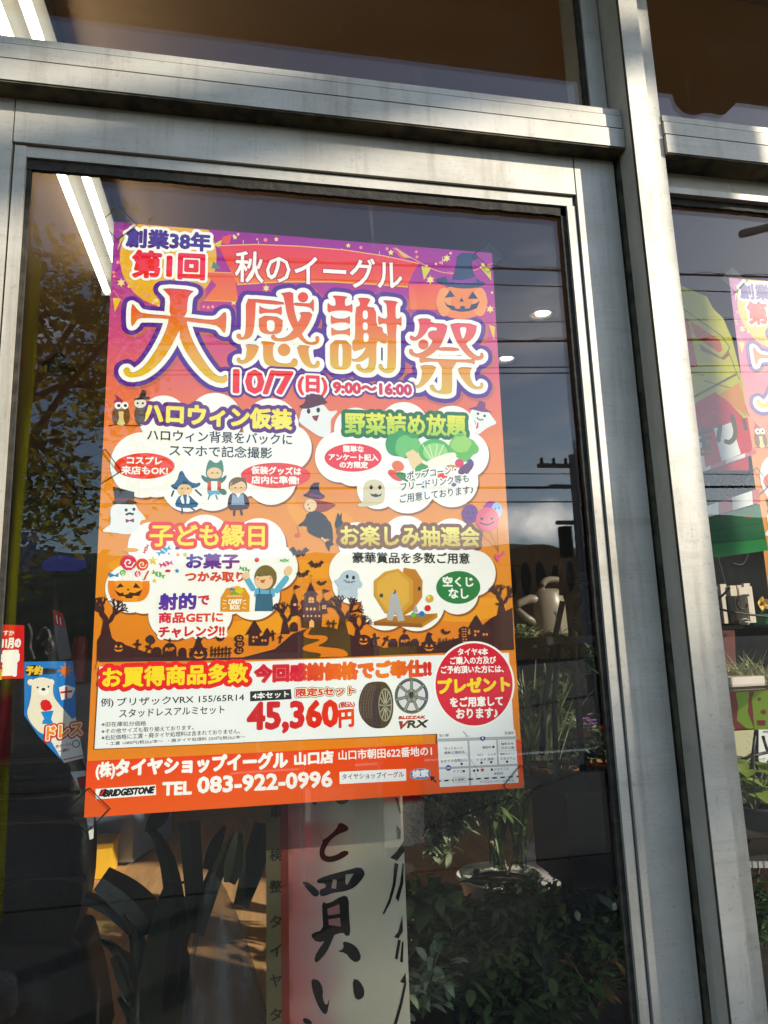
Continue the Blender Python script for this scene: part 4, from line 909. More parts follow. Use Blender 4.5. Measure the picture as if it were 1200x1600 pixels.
# ------------------------------------------------------------------ transom over the door
tr = empty('transom_window', (.2, 0, 2.0), 'brownish transom window above the door header, left of the post', 'window')
b = MB(); b.box((.680, -.016, 2.0125), (.7075, .05, 2.418)); b.box((-.214, -.016, 2.0125), (-.2, .05, 2.418)); b.build('window_frame', ALU, tr, bevel=.0012)
b = MB(); ragged(b, .6735, .6805, 2.0125, 2.418, -.012, -.004, False, .0006, .005, 9); b.build('gasket', GASKET, tr)
b = MB(); b.box((-.205, -.004, 2.0108), (.681, .002, 2.418)); b.build('pane', GLASS, tr)
t2 = empty('transom_window', (1.6, 0, 2.0), 'brown transom window right of the post, above the side window', 'window')
b = MB(); b.box((.7754, -.004, 2.0108), (2.558, .002, 2.418)); b.build('pane', GLASS, t2)
b = MB(); b.box((.7755, -.010, 2.0106), (2.556, -.0045, 2.0165)); b.build('gasket', GASKET, t2)
# ------------------------------------------------------------------ fixed side window
sw = empty('side_window', (1.6, 0, .26), 'fixed shop window right of the post with plants and a second poster behind', 'window')
b = MB(); b.box((.7754, -.010, 1.912), (2.558, .02, 1.9445)); b.box((.7754, -.022, 1.9005), (2.558, -.0065, 1.9105)); b.box((.7754, -.022, .262), (2.558, .02, .32)); b.build('window_frame', ALU, sw, bevel=.0012)
b = MB(); ragged(b, .7765, 2.5, 1.889, 1.9, -.012, -.0062, seed=8); b.box((.7755, -.012, .32), (.7795, -.0062, 1.889)); b.build('gasket', GASKET, sw)
b = MB(); b.box((.7756, -.0058, .30), (2.557, -.0005, 1.911)); b.build('pane', GLASS, sw)

# ------------------------------------------------------------------ posters
def poster_place(x, y, z): return (x, -z, y)
def poster(loc, label):
    o = ART.build('event_poster', PAPER, poster_place); o.location = loc; o.rotation_euler = (0, .008, 0)
    return tag(o, label, 'poster', 'halloween sale posters taped inside the glass')
p1 = poster((0, .006, 1.80), 'orange and purple halloween sale poster taped inside the door glass')
p2 = p1.copy(); COL.objects.link(p2); q = at(1139, 434, .022); p2.location = (q.x, .022, q.z)
p2['label'] = 'second halloween sale poster, cut off at the right, inside the side window'
def paper_sheet(par):
    b = bmesh.new()
    vs = [b.verts.new(p) for p in ((0, .0004, 0), (PW, .0004, 0), (PW, .0004, -PH), (0, .0004, -PH), (0, .0001, 0), (PW, .0001, 0), (PW, .0001, -PH), (0, .0001, -PH))]
    for f in ((0,1,2,3),(7,6,5,4),(0,4,5,1),(1,5,6,2),(2,6,7,3),(3,7,4,0)): b.faces.new([vs[i] for i in f])
    me = bpy.data.meshes.new('backing_sheet'); b.to_mesh(me); b.free(); me.materials.append(mat('paper_back', (.78, .77, .74, 1), .6, var=.02))
    o = bpy.data.objects.new('backing_sheet', me); COL.objects.link(o); o.parent = par; return o
s1 = paper_sheet(p1); s2 = s1.copy(); COL.objects.link(s2); s2.parent = p2
def tapes(par):
    for (x, z, a) in ((.006, -.004, .78), (PW - .004, -.006, .78), (.004, -PH + .008, .78), (.0, -.33, .62), (PW - .004, -PH + .004, .78)):
        b = bmesh.new(); ca, sa = math.cos(a), math.sin(a); w_, h_ = .017, .017
        for wx, wz, m_ in ((w_, h_, 0),):
            q = [b.verts.new((x + p*ca - r*sa, -.0030, z + p*sa + r*ca)) for p, r in ((-wx, -wz), (wx, -wz), (wx, wz), (-wx, wz))]
            f = b.faces.new(q)
        bmesh.ops.solidify(b, geom=b.faces[:], thickness=.0002)
        me = bpy.data.meshes.new('tape'); b.to_mesh(me); b.free(); me.materials.append(TAPE)
        o = bpy.data.objects.new('tape', me); COL.objects.link(o); o.parent = par
        # bright creased rim of the strip
        b = bmesh.new()
        for e in range(4):
            A_, B_ = ((-w_, -h_), (w_, -h_), (w_, h_), (-w_, h_))[e], ((-w_, -h_), (w_, -h_), (w_, h_), (-w_, h_))[(e+1) % 4]
            d = Vector((B_[0]-A_[0], B_[1]-A_[1])).normalized(); n_ = Vector((-d.y, d.x)) * .0011
            q = [(A_[0], A_[1]), (B_[0], B_[1]), (B_[0]+n_.x, B_[1]+n_.y), (A_[0]+n_.x, A_[1]+n_.y)]
            b.faces.new([b.verts.new((x + p*ca - r*sa, -.0035, z + p*sa + r*ca)) for p, r in q])
        bmesh.ops.solidify(b, geom=b.faces[:], thickness=.0002)
        me = bpy.data.meshes.new('tape_edge'); b.to_mesh(me); b.free(); me.materials.append(TAPERIM)
        r_ = bpy.data.objects.new('tape_edge', me); COL.objects.link(r_); r_.parent = o
TAPERIM = mat('tape_rim', (.82, .81, .78, 1), .4, var=.3, scale=90)
tapes(p1); tapes(p2)
# ================================================================== things out in the street (shown in the glass, or added to cast shade)
def leaf_tree(name, base, h, crown_c, crown_r, nleaf, lsize, mleaf, mbark, label, rn, lo=.35):
    t = empty(name, base, label, 'tree')
    b = MB(); B = Vector(base); c = Vector(crown_c)
    b.tube([B, B + (c - B)*.45 + Vector((.1, .05, 0)), c + Vector((0, 0, -crown_r[2]*.2)), c + Vector((.1, 0, crown_r[2]*.6))], [h*.022, h*.017, h*.011, h*.003], 10)
    ends = []
    for k in range(14):
        a = k*2.4; s0 = B + (c - B)*rn.uniform(.6, 1.0)
        e = c + Vector((math.cos(a)*crown_r[0]*rn.uniform(.4, .85), math.sin(a)*crown_r[1]*rn.uniform(.4, .85), crown_r[2]*rn.uniform(-.6, .8)))
        b.tube([s0, (s0 + e)/2 + Vector((0, 0, .2)), e], [h*.008, h*.005, h*.002], 6); ends.append(e)
    b.build('trunk', mbark, t)
    lf = MB()
    clumps = []
    while len(clumps) < 60:
        q = Vector((rn.uniform(-1, 1), rn.uniform(-1, 1), rn.uniform(-1, 1)))
        if q.length < 1: clumps.append(c + Vector((q.x*crown_r[0], q.y*crown_r[1], q.z*crown_r[2])))
    clumps += ends
    for k in range(nleaf):
        q = rn.choice(clumps); sp = min(crown_r)*.13
        p = q + Vector((rn.gauss(0, 1), rn.gauss(0, 1), rn.gauss(0, .8)))*sp
        d = Vector((rn.uniform(-1, 1), rn.uniform(-1, 1), rn.uniform(-.8, .5))).normalized()
        s_ = lsize*rn.uniform(.6, 1.3); u = d.cross(Vector((rn.uniform(-1, 1), rn.uniform(-1, 1), 1))).normalized()*s_*.34
        lf.quad(p, p + d*s_*.5 + u, p + d*s_, p + d*s_*.5 - u)
    lf.build('crown', mleaf, t); return t
BARK = mat('bark', (.09, .07, .05, 1), .95, var=.4, scale=20, bump=.8)
YLEAF = mat('autumn_leaves', (.16, .16, .03, 1), .5, scale=2.2, col2=(.62, .50, .08, 1), trans=.6)
GLEAF = mat('street_leaves', (.05, .09, .02, 1), .6, scale=2.0, col2=(.12, .15, .04, 1), trans=.4)
rn = random.Random(5)
tb = mir(95, 700, -9.5)
leaf_tree('autumn_tree', (tb.x - .6, -9.6, -.02), 8.5, (tb.x - .9, -9.6, 5.0), (2.5, 2.2, 3.4), 9000, .15, YLEAF, BARK, 'tall yellow green autumn tree across the street mirrored at the left of the glass', rn)
leaf_tree('shade_tree', (15.5, -12.0, -.02), 9, (15.12, -12.0, 7.5), (.9, 1.4, 2.0), 7500, .17, GLEAF, BARK, 'unseen green tree added across the street to the right to shade the shop front', rn)  # unseen crown, added so its leaves dim the lower shop front
# pole with sloping arms, added out of view to shade the door head
sl = empty('shade_pole', (7.4, -4.0, -.03), 'grey street lamp with two sloping arms standing at the kerb, far right', 'street lamp')
GAL = mat('galvanised', (.35, .36, .36, 1), .5, .5, var=.1)
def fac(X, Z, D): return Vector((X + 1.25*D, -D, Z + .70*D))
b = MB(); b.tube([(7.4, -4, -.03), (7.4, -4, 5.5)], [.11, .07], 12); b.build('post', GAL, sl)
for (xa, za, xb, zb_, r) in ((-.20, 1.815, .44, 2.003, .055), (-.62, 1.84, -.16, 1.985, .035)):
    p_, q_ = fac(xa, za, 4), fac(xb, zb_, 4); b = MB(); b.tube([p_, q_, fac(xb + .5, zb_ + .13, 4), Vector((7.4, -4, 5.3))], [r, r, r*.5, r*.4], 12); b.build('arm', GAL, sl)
# utility pole and wires
pm = mat('pole_concrete', (.42, .36, .33, 1), .85, var=.12)
pt = mir(893, 711, -14); pz = pt.z
po = empty('utility_pole', (pt.x, -14, -.03), 'concrete utility pole with crossarms across the street, mirrored right of the poster', 'pole')
b = MB(); b.tube([(pt.x, -14, -.03), (pt.x, -14, pz)], [.11, .075], 14); b.build('pole_shaft', pm, po)
ARM = mat('arm_steel', (.2, .19, .18, 1), .6, .3)
for dz, l in ((.25, .85), (.75, .6), (1.6, .5)): b = MB(); b.box((pt.x - l, -14.09, pz - dz - .05), (pt.x + l*.3, -13.97, pz - dz + .03)); b.build('crossarm', ARM, po)
for x in (-.75, -.45, -.15): b = MB(); b.lathe((pt.x + x, -14.03, pz - .22), [(.02, 0), (.05, .03), (.03, .07), (.05, .1), (.02, .15)], 10); b.build('insulator', BLACKM, po)
b = MB(); b.tube([(pt.x - .28, -14.1, pz - 2.4), (pt.x - .28, -14.1, pz - 1.7)], .16, 12); b.build('transformer', BLACKM, po)
WIRE = mat('wire_black', (.03, .022, .018, 1), .6)
def wire(v1, v2, y, r, label, lash=False):
    a = mir(500, v1, y); c = mir(1100, v2, y); d = (c - a)/(c.x - a.x)
    p0 = a + d*(-40 - a.x); p1 = a + d*(46 - a.x); pts = []
    for i in range(61):
        t = i/60; p = p0.lerp(p1, t); p.z -= 0; pts.append(p)
    b = MB(); b.tube(pts, r, 6)
    if lash:
        b2 = [p0.lerp(p1, i/500) + Vector((0, 0, .035 + .03*math.sin(i*.9) + .012*math.sin(i*2.3))) for i in range(501)]; b.tube(b2, r*.35, 4)
    o = b.build('power_line', WIRE); tag(o, label, 'wire', 'power lines along the street')
for a in ((411, 430, -11, .022, 'topmost thick power line with a curly lashing along it', True), (437, 455, -11, .012, 'thin plain power line just under the topmost thick one', False), (508, 500, -11, .008, 'thin power line above a thick one, level with the ceiling lamp', True), (536, 531, -11, .022, 'thick power line crossing below the brighter ceiling lamp', True),
          (577, 572, -11, .012, 'upper line of a close pair of thin power lines', False), (585, 582, -11, .012, 'lower line of a close pair of thin power lines', False), (740, 741, -14, .010, 'thin low power line near the top of the pole', False), (763, 761, -14, .030, 'thickest low power line at mid pole', False), (786, 783, -14, .016, 'lowest power line just above the hills', False)):
    wire(*a)
# brown building with arched openings
bb0 = mir(775, 862, -40); bb1 = mir(925, 862, -40)
bd = empty('arcade_building', (bb0.x, -40, -.03), 'brown stucco building with dark arched openings across the street', 'building')
def archwall():
    A_ = Art(lambda u, v: (mir(u, v, -40).x, mir(u, v, -40).z)); return A_
b = MB()
x0, x1, ztop = bb0.x, bb1.x + 1.5, mir(850, 872, -40).z
b.box((x0, -46, -.03), (x1, -40, mir(850, 884, -40).z))
gab = [mir(u, v, -40) for u, v in chaikin([(775, 884), (775, 866), (800, 857), (830, 850), (856, 850), (880, 858), (903, 870), (925, 876), (925, 884)], 2)]
b.prism([(p.x, -40.0 - .02, p.z - .01) for p in gab], (0, -5.9, 0)); b.build('wall', mat('brown_stucco', (.55, .30, .14, 1), .9, var=.15, scale=1.5), bd)
b = MB()
for u, v, w_, h_ in ((822, 905, 15, 52), (844, 900, 14, 42), (867, 896, 9, 24), (800, 910, 12, 44), (891, 900, 12, 44)):
    c = mir(u, v, -40); k = (mir(u + 1, v, -40) - c).length; n = 18
    pts = [(c.x + w_*k*.5*math.cos(2*math.pi*i/n), -39.98, c.z + h_*k*.5*math.sin(2*math.pi*i/n)) for i in range(n)]
    b.prism(pts, (0, .05, 0))
b.build('window', mat('dark_opening', (.015, .012, .01, 1), .3), bd)
b = MB(); b.box((x0 - 9, -47, -.03), (x0 - .5, -41, 3.2)); b.box((x0 - 9.3, -47.2, 3.2), (x0 - .2, -40.7, 3.5)); tag(b.build('garage', mat('grey_block', (.18, .16, .14, 1), .9, var=.2)), 'low grey block shed left of the arched building', 'building')
# sale flags (nobori) on poles outside
def flag(x, y, z0, z1, wd, stops, label, letters=None, tilt=0.0):
    f = empty('sale_flag', (x, y, 0), label, 'flag', 'sale flags outside the shop')
    b = MB(); b.tube([(x, y, 0), (x, y, z1 + .08)], .012, 10); b.tube([(x - .01, y, z1 + .03), (x + wd + .02, y, z1 + .03 + tilt)], .007, 8); b.build('flagpole', mat('white_plastic_pole', (.8, .8, .78, 1), .4, var=.03), f)
    b = MB(); b.lathe((x, y, 0), [(.16, 0), (.17, .02), (.16, .1), (.06, .14), (.02, .15)], 20); b.build('base', mat('flag_base', (.05, .05, .055, 1), .5), f)
    n, m_ = 8, 40; vs = []; cs = []; fs = []
    for j in range(m_ + 1):
        for i in range(n + 1):
            t = j/m_; vs.append((x + .015 + wd*i/n - x, .03*math.sin(t*7 + i*.5)*(i/n) , z1 - (z1 - z0)*t + tilt*i/n))
            c = stops[0][1]
            for tt, cc in stops:
                if t >= tt: c = cc
            cs.append(c)
    for j in range(m_):
        for i in range(n): k = j*(n+1) + i; fs.append((k, k+1, k+n+2, k+n+1))
    me = bpy.data.meshes.new('cloth'); me.from_pydata(vs, [], fs)
    a_ = me.color_attributes.new('ink', 'FLOAT_COLOR', 'POINT'); a_.data.foreach_set('color', [q for c in cs for q in c])
    me.materials.append(FLAGM); o = bpy.data.objects.new('cloth', me); COL.objects.link(o); o.parent = f
    return f
FLAGM = inkmat('flag_cloth', .7, trans=.5, spec=.2, bump=.3, bscale=14)
YEL, RED, WHT, GRN = rgb(205, 200, 30), rgb(226, 40, 60), rgb(240, 238, 230), rgb(40, 140, 60)
q = mir(470, 1100, -2.7); flag(q.x, -2.7, .25, q.z + .55, .24, [(0, WHT), (.12, YEL), (.52, RED), (.75, WHT), (.86, RED)], 'yellow and red sale flag out by the kerb, mirrored across the lower poster')
q = mir(590, 1100, -3.0); flag(q.x, -3.0, .2, q.z + .3, .22, [(0, YEL), (.5, RED), (.8, WHT)], 'second yellow and red sale flag further right by the kerb')
q = mir(26, 400, -2.1); flag(q.x, -2.1, .3, q.z, .08, [(0, YEL), (.7, RED), (.8, YEL)], 'narrow yellow sale flag mirrored along the left edge of the door glass')
q = mir(897, 700, -6.0); flag(q.x, -6.0, 1.75, mir(897, 700, -6).z, .16, [(0, rgb(240, 150, 150)), (.6, rgb(250, 120, 120))], 'pink red sale flag mirrored in front of the utility pole')

# ================================================================== inside the shop: lights
TUBE = emit('lit_tube', (1.0, .94, .80, 1), 2.6)
LAMPW = mat('grey_enamel', (.16, .155, .135, 1), .4, var=.02)
lt = empty('ceiling_light', tuple(atz(95, 270, 2.40)), 'twin tube fluorescent ceiling light glowing white at the upper left', 'ceiling light')
a0, a1 = atz(95, 270, 2.385), atz(168, 458, 2.385); da = (a1 - a0).normalized(); a0 = a1 - da*1.24
b0, b1 = atz(133, 272, 2.385), atz(160, 350, 2.385); db = (b1 - b0).normalized(); sh = (b1 - b0)
mid = b0 + db*((a0 - b0).dot(db)); B0 = mid; B1 = mid + db*1.24
for p, q in ((a0, a1), (B0, B1)):
    b = MB(); b.tube([p, q], .0105, 14); b.build('tube', TUBE, lt, smooth=True)
b = MB(); nrm = Vector((0, 0, 1)); sd_ = da.cross(nrm).normalized(); ctr = (a0 + B0)/2; cte = (a1 + B1)/2
w_ = (B0 - a0).length*.5 + .02
if (B0 - a0).dot(sd_) < 0: sd_ = -sd_
q = [ctr - sd_*w_*.8 - da*.03, ctr + sd_*w_*1.1 - da*.03, cte + sd_*w_*1.1 + da*.03, cte - sd_*w_*.8 + da*.03]
b.prism([Vector((p.x, p.y, 2.412)) for p in q], (0, 0, .046)); b.build('housing', LAMPW, lt)
for p in (a0, a1, B0, B1): b = MB(); b.box((p.x - .016, p.y - .012, 2.37), (p.x + .016, p.y + .012, 2.413)); b.build('lamp_holder', LAMPW, lt)
DL = emit('lit_downlight', (1.0, .95, .82, 1), 3.0); RIM = mat('lamp_ring', (.62, .6, .55, 1), .35, .4, var=.05)
for (u, v, r, lb) in ((845, 491, .043, 'round recessed ceiling lamp, the nearer and larger of the two'), (789, 561, .043, 'round recessed ceiling lamp, smaller, beside the poster edge')):
    c = atz(u, v, 2.452)
    d = empty('recessed_lamp', (c.x, c.y, 2.44), lb, 'ceiling lamp', 'recessed lamps in the ceiling')
    b = MB(); n = 28; rings = []
    for rr, z in ((r*1.12, 2.4595), (r*1.12, 2.449), (r, 2.446), (r*.86, 2.4592)): rings.append([b.bm.verts.new((c.x + rr*math.cos(2*math.pi*k/n), c.y + rr*math.sin(2*math.pi*k/n), z)) for k in range(n)])
    for i in range(3):
        for k in range(n): b.bm.faces.new((rings[i][k], rings[i][(k+1) % n], rings[i+1][(k+1) % n], rings[i+1][k]))
    b.build('ring', RIM, d, smooth=True)
    b = MB(); b.lathe((c.x + .006, c.y - .004, 2.4535), [(.001, 0), (r*.62, 0), (r*.62, .004), (.001, .004)], 20); b.build('bulb', DL, d)
# pendant lamp: white stem and flat dark shade
y_ = 1.7; t0, t1, s0 = at(87, 366, y_), at(72, 516, y_), at(92, 572, y_)
pl = empty('pendant_lamp', tuple(s0), 'dark flat pendant lamp hanging on a pale stem left of the poster', 'lamp')
b = MB(); b.tube([Vector((t0.x, t0.y, 2.46)), t0, t1, Vector((s0.x, s0.y, s0.z + .05))], .005, 8); b.build('stem', mat('pale_stem', (.5, .55, .58, 1), .3, .3), pl)
r_ = (at(120, 572, y_) - at(65, 572, y_)).length/2
b = MB(); b.lathe((s0.x, s0.y, s0.z - .01), [(r_, 0), (r_*.97, .008), (r_*.5, .03), (.02, .05), (.012, .055)], 36); b.build('lamp_shade', mat('dark_shade', (.02, .018, .014, 1), .4), pl, smooth=True)

# ================================================================== inside: left part
def panel(name, px, y, th, m, label=None, cat=None, parent=None, bevel=0, group=None):
    P = [at(u, v, y) for u, v in px]; b = MB(); b.prism(P, (0, th, 0)); o = b.build(name, m, parent, bevel=bevel)
    return tag(o, label, cat, group) if label else o
def sheet_art(name, y, parent=None, label=None, cat=None, mt=None):
    """flat printed sheet standing in the plane y: Art in photo-survey coordinates"""
    return Art(lambda u, v: (at(u, v, y).x, at(u, v, y).z), 2e-5)
def finish(A, name, y, m, label=None, cat=None, parent=None, th=.004, group=None):
    me = bpy.data.meshes.new(name); xs = [p[0] for p in A.v]; zs = [p[1] for p in A.v]
    ox, oz = (min(xs) + max(xs))/2, min(zs); par0 = PARORG.get(parent.name) if parent is not None else Vector((ox, y, oz))
    me.from_pydata([(x - par0.x, y - z - par0.y, w_ - par0.z) for x, w_, z in A.v], [], A.f)
    a_ = me.color_attributes.new('ink', 'FLOAT_COLOR', 'POINT'); a_.data.foreach_set('color', [q for c in A.c for q in c])
    me.materials.append(m); o = bpy.data.objects.new(name, me); COL.objects.link(o)
    if parent is not None: o.parent = parent
    else: o.location = (ox, y, oz); PARORG[o.name] = Vector((ox, y, oz))
    if label: tag(o, label, cat, group)
    return o
# wooden floor, raised as a platform so that sunlight lands on it
b = MB(); b.box((-3.1, .16, .02), (3.3, 2.55, .5)); tag(b.build('raised_wood_floor', WOODM, bevel=.006), 'orange wooden floor behind the glass, raised as a platform so that sunlight lands on it', 'platform')
# board of coloured leaflets and a blue screen
A = sheet_art('x', 2.3); dk_ = rgb(14, 22, 20)
A.poly(F(36,738,165,740,165,792,36,796), dk_)
rb = random.Random(2)
for i in range(26):
    x = rb.uniform(40, 152); y = rb.uniform(742, 782); c = rb.choice([rgb(30,90,110), rgb(40,110,70), rgb(130,60,40), rgb(110,90,40), rgb(30,60,110), rgb(120,40,50)])
    A.poly([(x, y), (x + rb.uniform(6, 22), y + 1), (x + rb.uniform(6, 20), y + rb.uniform(5, 10)), (x - 1, y + 8)], c)
A.line(F(36,742,165,744), 1.6, rgb(150,60,40))
finish(A, 'leaflet_board', 2.3, PAPER, 'dark board of small coloured leaflets on the far left wall', 'notice board')
mon = panel('monitor', F(26,822,143,820,141,896,26,900), 2.2, .06, mat('monitor_case', (.012, .012, .014, 1), .3), 'wide monitor with a dim blue picture beside the poster', 'monitor')
A = sheet_art('x', 2.196); A.poly(F(31,828,138,826,136,892,31,895), rgb(6, 6, 30)); A.poly(F(64,880,84,866,108,868,120,874,134,872,136,892,66,893), rgb(44, 44, 140), 1); A.poly(F(36,830,60,830,58,850,44,892,34,893), rgb(26, 30, 80)); A.poly(F(95,832,104,834,112,850,100,858,92,846), rgb(60,60,40), 1)
SCR = inkmat('screen', .2); bs = SCR.node_tree.nodes['Principled BSDF']; SCR.node_tree.links.new(SCR.node_tree.nodes['Attribute'].outputs['Color'], bs.inputs['Emission Color']); bs.inputs['Emission Strength'].default_value = .10
finish(A, 'screen', 2.196, SCR, parent=mon)
# printed sheets behind the glass, lower left
A = sheet_art('x', .034); A.poly(F(-60,974,38,977,37,1060,-60,1062), C(206,34,40)); A.T('年11月の', -8, 1005, 32, 1004, 16, WHITE, .8); A.T('雪', 3, 1037, 28, 1036, 38, WHITE, 2.0); A.T('いますか', -12, 989, 22, 989, 8, WHITE, .2)
A.poly(F(-60,1044,3,1046,3,1062,-60,1062), C(228,190,40))
finish(A, 'red_notice', .034, PAPER, 'red notice with white lettering at the far left edge', 'notice')
A = sheet_art('x', .034)
A.poly(F(38,1034,113,1033,118,1060,118,1122,131,1184,100,1192,60,1150,38,1118), C(28,126,196))
A.poly(F(75,1150,118,1120,131,1184,100,1192), C(238,232,226))
A.disc(53,1048,14,C(30,30,30),9); A.T('予約', 41, 1048, 66, 1047, 13, C(240,200,60), .8); A.T('開始!', 68, 1049, 88, 1048, 9, C(30,30,30), .6)
A.disc(102,1048,7,C(226,130,60)); 
for k in range(8): A.line([(102 + 8*math.cos(k*.785), 1048 + 8*math.sin(k*.785)), (102 + 11*math.cos(k*.785), 1048 + 11*math.sin(k*.785))], 1.6, C(226,130,60))
bw = C(240,232,214); A.poly(F(40,1118,48,1095,50,1070,48,1064,56,1060,64,1058,76,1060,84,1064,82,1086,92,1100,112,1122,116,1130,80,1150,60,1145), bw, 2); A.disc(48,1066,5,bw); A.disc(80,1066,5,bw); A.disc(68,1080,9,C(250,246,236),7); A.disc(68,1077,3.4,C(40,34,30),2.4); A.disc(59,1074,1.5,C(40,34,30)); A.disc(76,1073,1.5,C(40,34,30))
A.poly(F(62,1095,76,1092,84,1108,66,1112), C(214,50,60), 1); A.poly(F(64,1112,84,1110,80,1124,70,1124), C(60,140,210)); A.poly(F(68,1124,80,1124,84,1131,66,1131), C(60,140,210))
A.poly(F(92,1074,104,1070,118,1075,112,1090,96,1094), C(240,238,234)); A.line(F(96,1082,112,1080), 3.4, C(206,40,60)); A.line(F(104,1074,104,1092), 2.4, C(206,40,60))
A.T('ドレス', 74, 1146, 128, 1138, 19, C(240,150,60), 1.2, [(4, C(200,60,50)), (1.6, C(250,240,220))]); A.T('ホイールも', 88, 1166, 112, 1162, 5, C(160,60,50), .1); A.T('一緒に', 92, 1174, 110, 1170, 5, C(160,60,50), .1); A.disc(119,1162,6,C(60,60,60)); A.disc(119,1162,4.6,C(238,232,226)); A.line(F(100,1187,131,1180), 1.5, C(200,60,60))
finish(A, 'campaign_notice', .034, PAPER, 'blue campaign notice with a white polar bear eating shaved ice, taped inside the door glass', 'notice')
A = sheet_art('x', .06); A.poly(F(82,953,98,960,102,972,112,1028,92,1032,86,985), C(120,112,116)); A.poly(F(82,953,98,958,102,980,84,976), C(196,40,60)); A.line(F(88,962,90,974), 1.4, WHITE); A.line(F(94,965,95,976), 1.4, WHITE)
finish(A, 'hanging_tag', .06, PAPER, 'pale red topped paper strip hanging above the polar bear notice', 'paper tag')
A = sheet_art('x', .03); A.poly(F(110,1206,134,1204,134,1224,124,1232,114,1214), C(210,208,206)); A.poly(F(120,1215,134,1212,134,1228,124,1231), C(150,40,44)); finish(A, 'paper_scrap', .03, PAPER, 'torn white and red paper corner beside the lower left poster edge', 'paper')
A = sheet_art('x', .03); A.poly(F(135,1276,147,1276,146,1310,140,1312), C(226,222,220)); A.T('用', 138, 1294, 143, 1294, 6, C(60,60,60), .2)
finish(A, 'paper_scrap', .03, PAPER, 'torn white paper strip poking out under the lower left poster corner', 'paper')
b = MB(); c = at(121, 1030, .7); b.tube([(c.x, .7, c.z - .045), (c.x + .004, .7, c.z + .03), (c.x + .004, .7, c.z + .045)], [.016, .015, .010], 14); tag(b.build('red_bottle', mat('red_plastic', (.42, .02, .03, 1), .35)), 'small red plastic bottle standing behind the notices', 'bottle')
b = MB()
for k in range(3):
    pts = [at(u, v, .75) for u, v in chaikin([[(58,1000),(64,985),(74,980),(80,1000),(72,1015)],[(44,975),(50,990),(46,1010),(54,1030)],[(66,1008),(78,996),(84,1012),(76,1026),(70,1018)]][k], 2, False)]; b.tube(pts, .004, 6)
tag(b.build('key_ring', mat('keyring_metal', (.4, .38, .36, 1), .25, .8)), 'bundle of thin metal rings hanging above the polar bear notice', 'rings')
# black armchair at the bottom left
LEA = mat('black_leather', (.010, .0095, .009, 1), .42, var=.4, scale=30, bump=.35, bscale=140, spec=.15)
ac = empty('armchair', tuple(at(60, 1600, .55)), 'bulky black leather armchair standing at the lower left behind the glass', 'armchair')
def cushion(px, y0, y1, name, sm=2):
    P = [at(u, v, y0) for u, v in chaikin(px, sm)]; b = MB(); b.prism(P, (0, y1 - y0, 0)); return b.build(name, LEA, ac, bevel=.02, smooth=True)
cushion(F(-150,1030,-20,1060,25,1098,60,1136,100,1184,124,1232,131,1262,128,1275,-150,1262), .52, .62, 'headrest', 1)
cushion(F(-150,1266,128,1280,134,1330,130,1400,119,1450,104,1484,60,1488,-150,1484), .50, .60, 'backrest', 1)
cushion(F(-150,1488,60,1492,104,1491,114,1500,127,1552,138,1604,150,1700,-150,1700), .46, .64, 'seat', 1)
b = MB()
for px in (F(-60,1192,40,1190,96,1186), F(-60,1246,60,1246,124,1238), F(-60,1290,50,1282,126,1284), F(-60,1386,60,1372,130,1374)): b.tube([at(u, v, .497) for u, v in chaikin(px, 2, False)], .004, 6)
b.build('piping', mat('piping_leather', (.03, .028, .025, 1), .35), ac)
# blue grey cabinet, yellow box, bench
c0, c1 = atz(206, 1352, .502), atz(268, 1311, .502); dv = c1 - c0; bk_ = Vector((-dv.y, dv.x, 0)).normalized()
if bk_.x > 0: bk_ = -bk_
cb = empty('steel_cabinet', tuple(c0), 'blue grey steel cabinet standing on the platform behind the poster corner', 'cabinet')
cm = mat('blue_grey_steel', (.20, .255, .36, 1), .35, var=.08, scale=6)
e0 = c0 + bk_*.05 + Vector((0, 0, .012)); 
b = MB(); b.prism([c0 + Vector((0, 0, .01)), c1 + Vector((0, 0, .01)), c1 + bk_*.30 + Vector((0, 0, .01)), c0 + bk_*.30 + Vector((0, 0, .01))], (0, 0, .62)); b.build('cabinet_body', cm, cb, bevel=.006)
b = MB(); b.prism([c0 + Vector((0, 0, .0)) + bk_*.02, c1 + bk_*.02, c1 + bk_*.28, c0 + bk_*.28], (0, 0, .01)); b.build('plinth', BLACKM, cb)
b = MB(); f0 = c0.lerp(c1, .72) - bk_*.012 + Vector((0, 0, .16)); b.box(f0 - Vector((.02, .008, .02)), f0 + Vector((.02, .008, .02))); b.build('caster', mat('blue_cap', (.12, .2, .36, 1), .4), cb)
yb0 = atz(150, 1374, .502)
b = MB(); b.box((yb0.x - .16, yb0.y, .502), (yb0.x + .045, yb0.y + .14, .60)); ybx = b.build('yellow_box', mat('yellow_card', (.75, .42, .02, 1), .5, var=.06), bevel=.003); tag(ybx, 'bright yellow box lying on the platform left of the cabinet', 'box')
b = MB(); b.box((yb0.x - .165, yb0.y - .004, .600), (yb0.x + .05, yb0.y + .145, .612)); b.build('lid', mat('dark_yellow_card', (.5, .25, .01, 1), .5), ybx)
n0, n1 = at(268, 1302, 2.62), at(418, 1298, 2.62)
bn = empty('wooden_bench', (n0.x, 2.7, .02), 'pale wooden bench top across the back, seen under the poster', 'bench')
b = MB(); b.box((n0.x - .3, 2.62, n0.z - .02), (n1.x + .5, 3.0, n0.z + .022)); b.build('bench_top', mat('pale_wood', (.55, .36, .17, 1), .5, var=.12, scale=5, stretch=(.5, 5, 1)), bn)
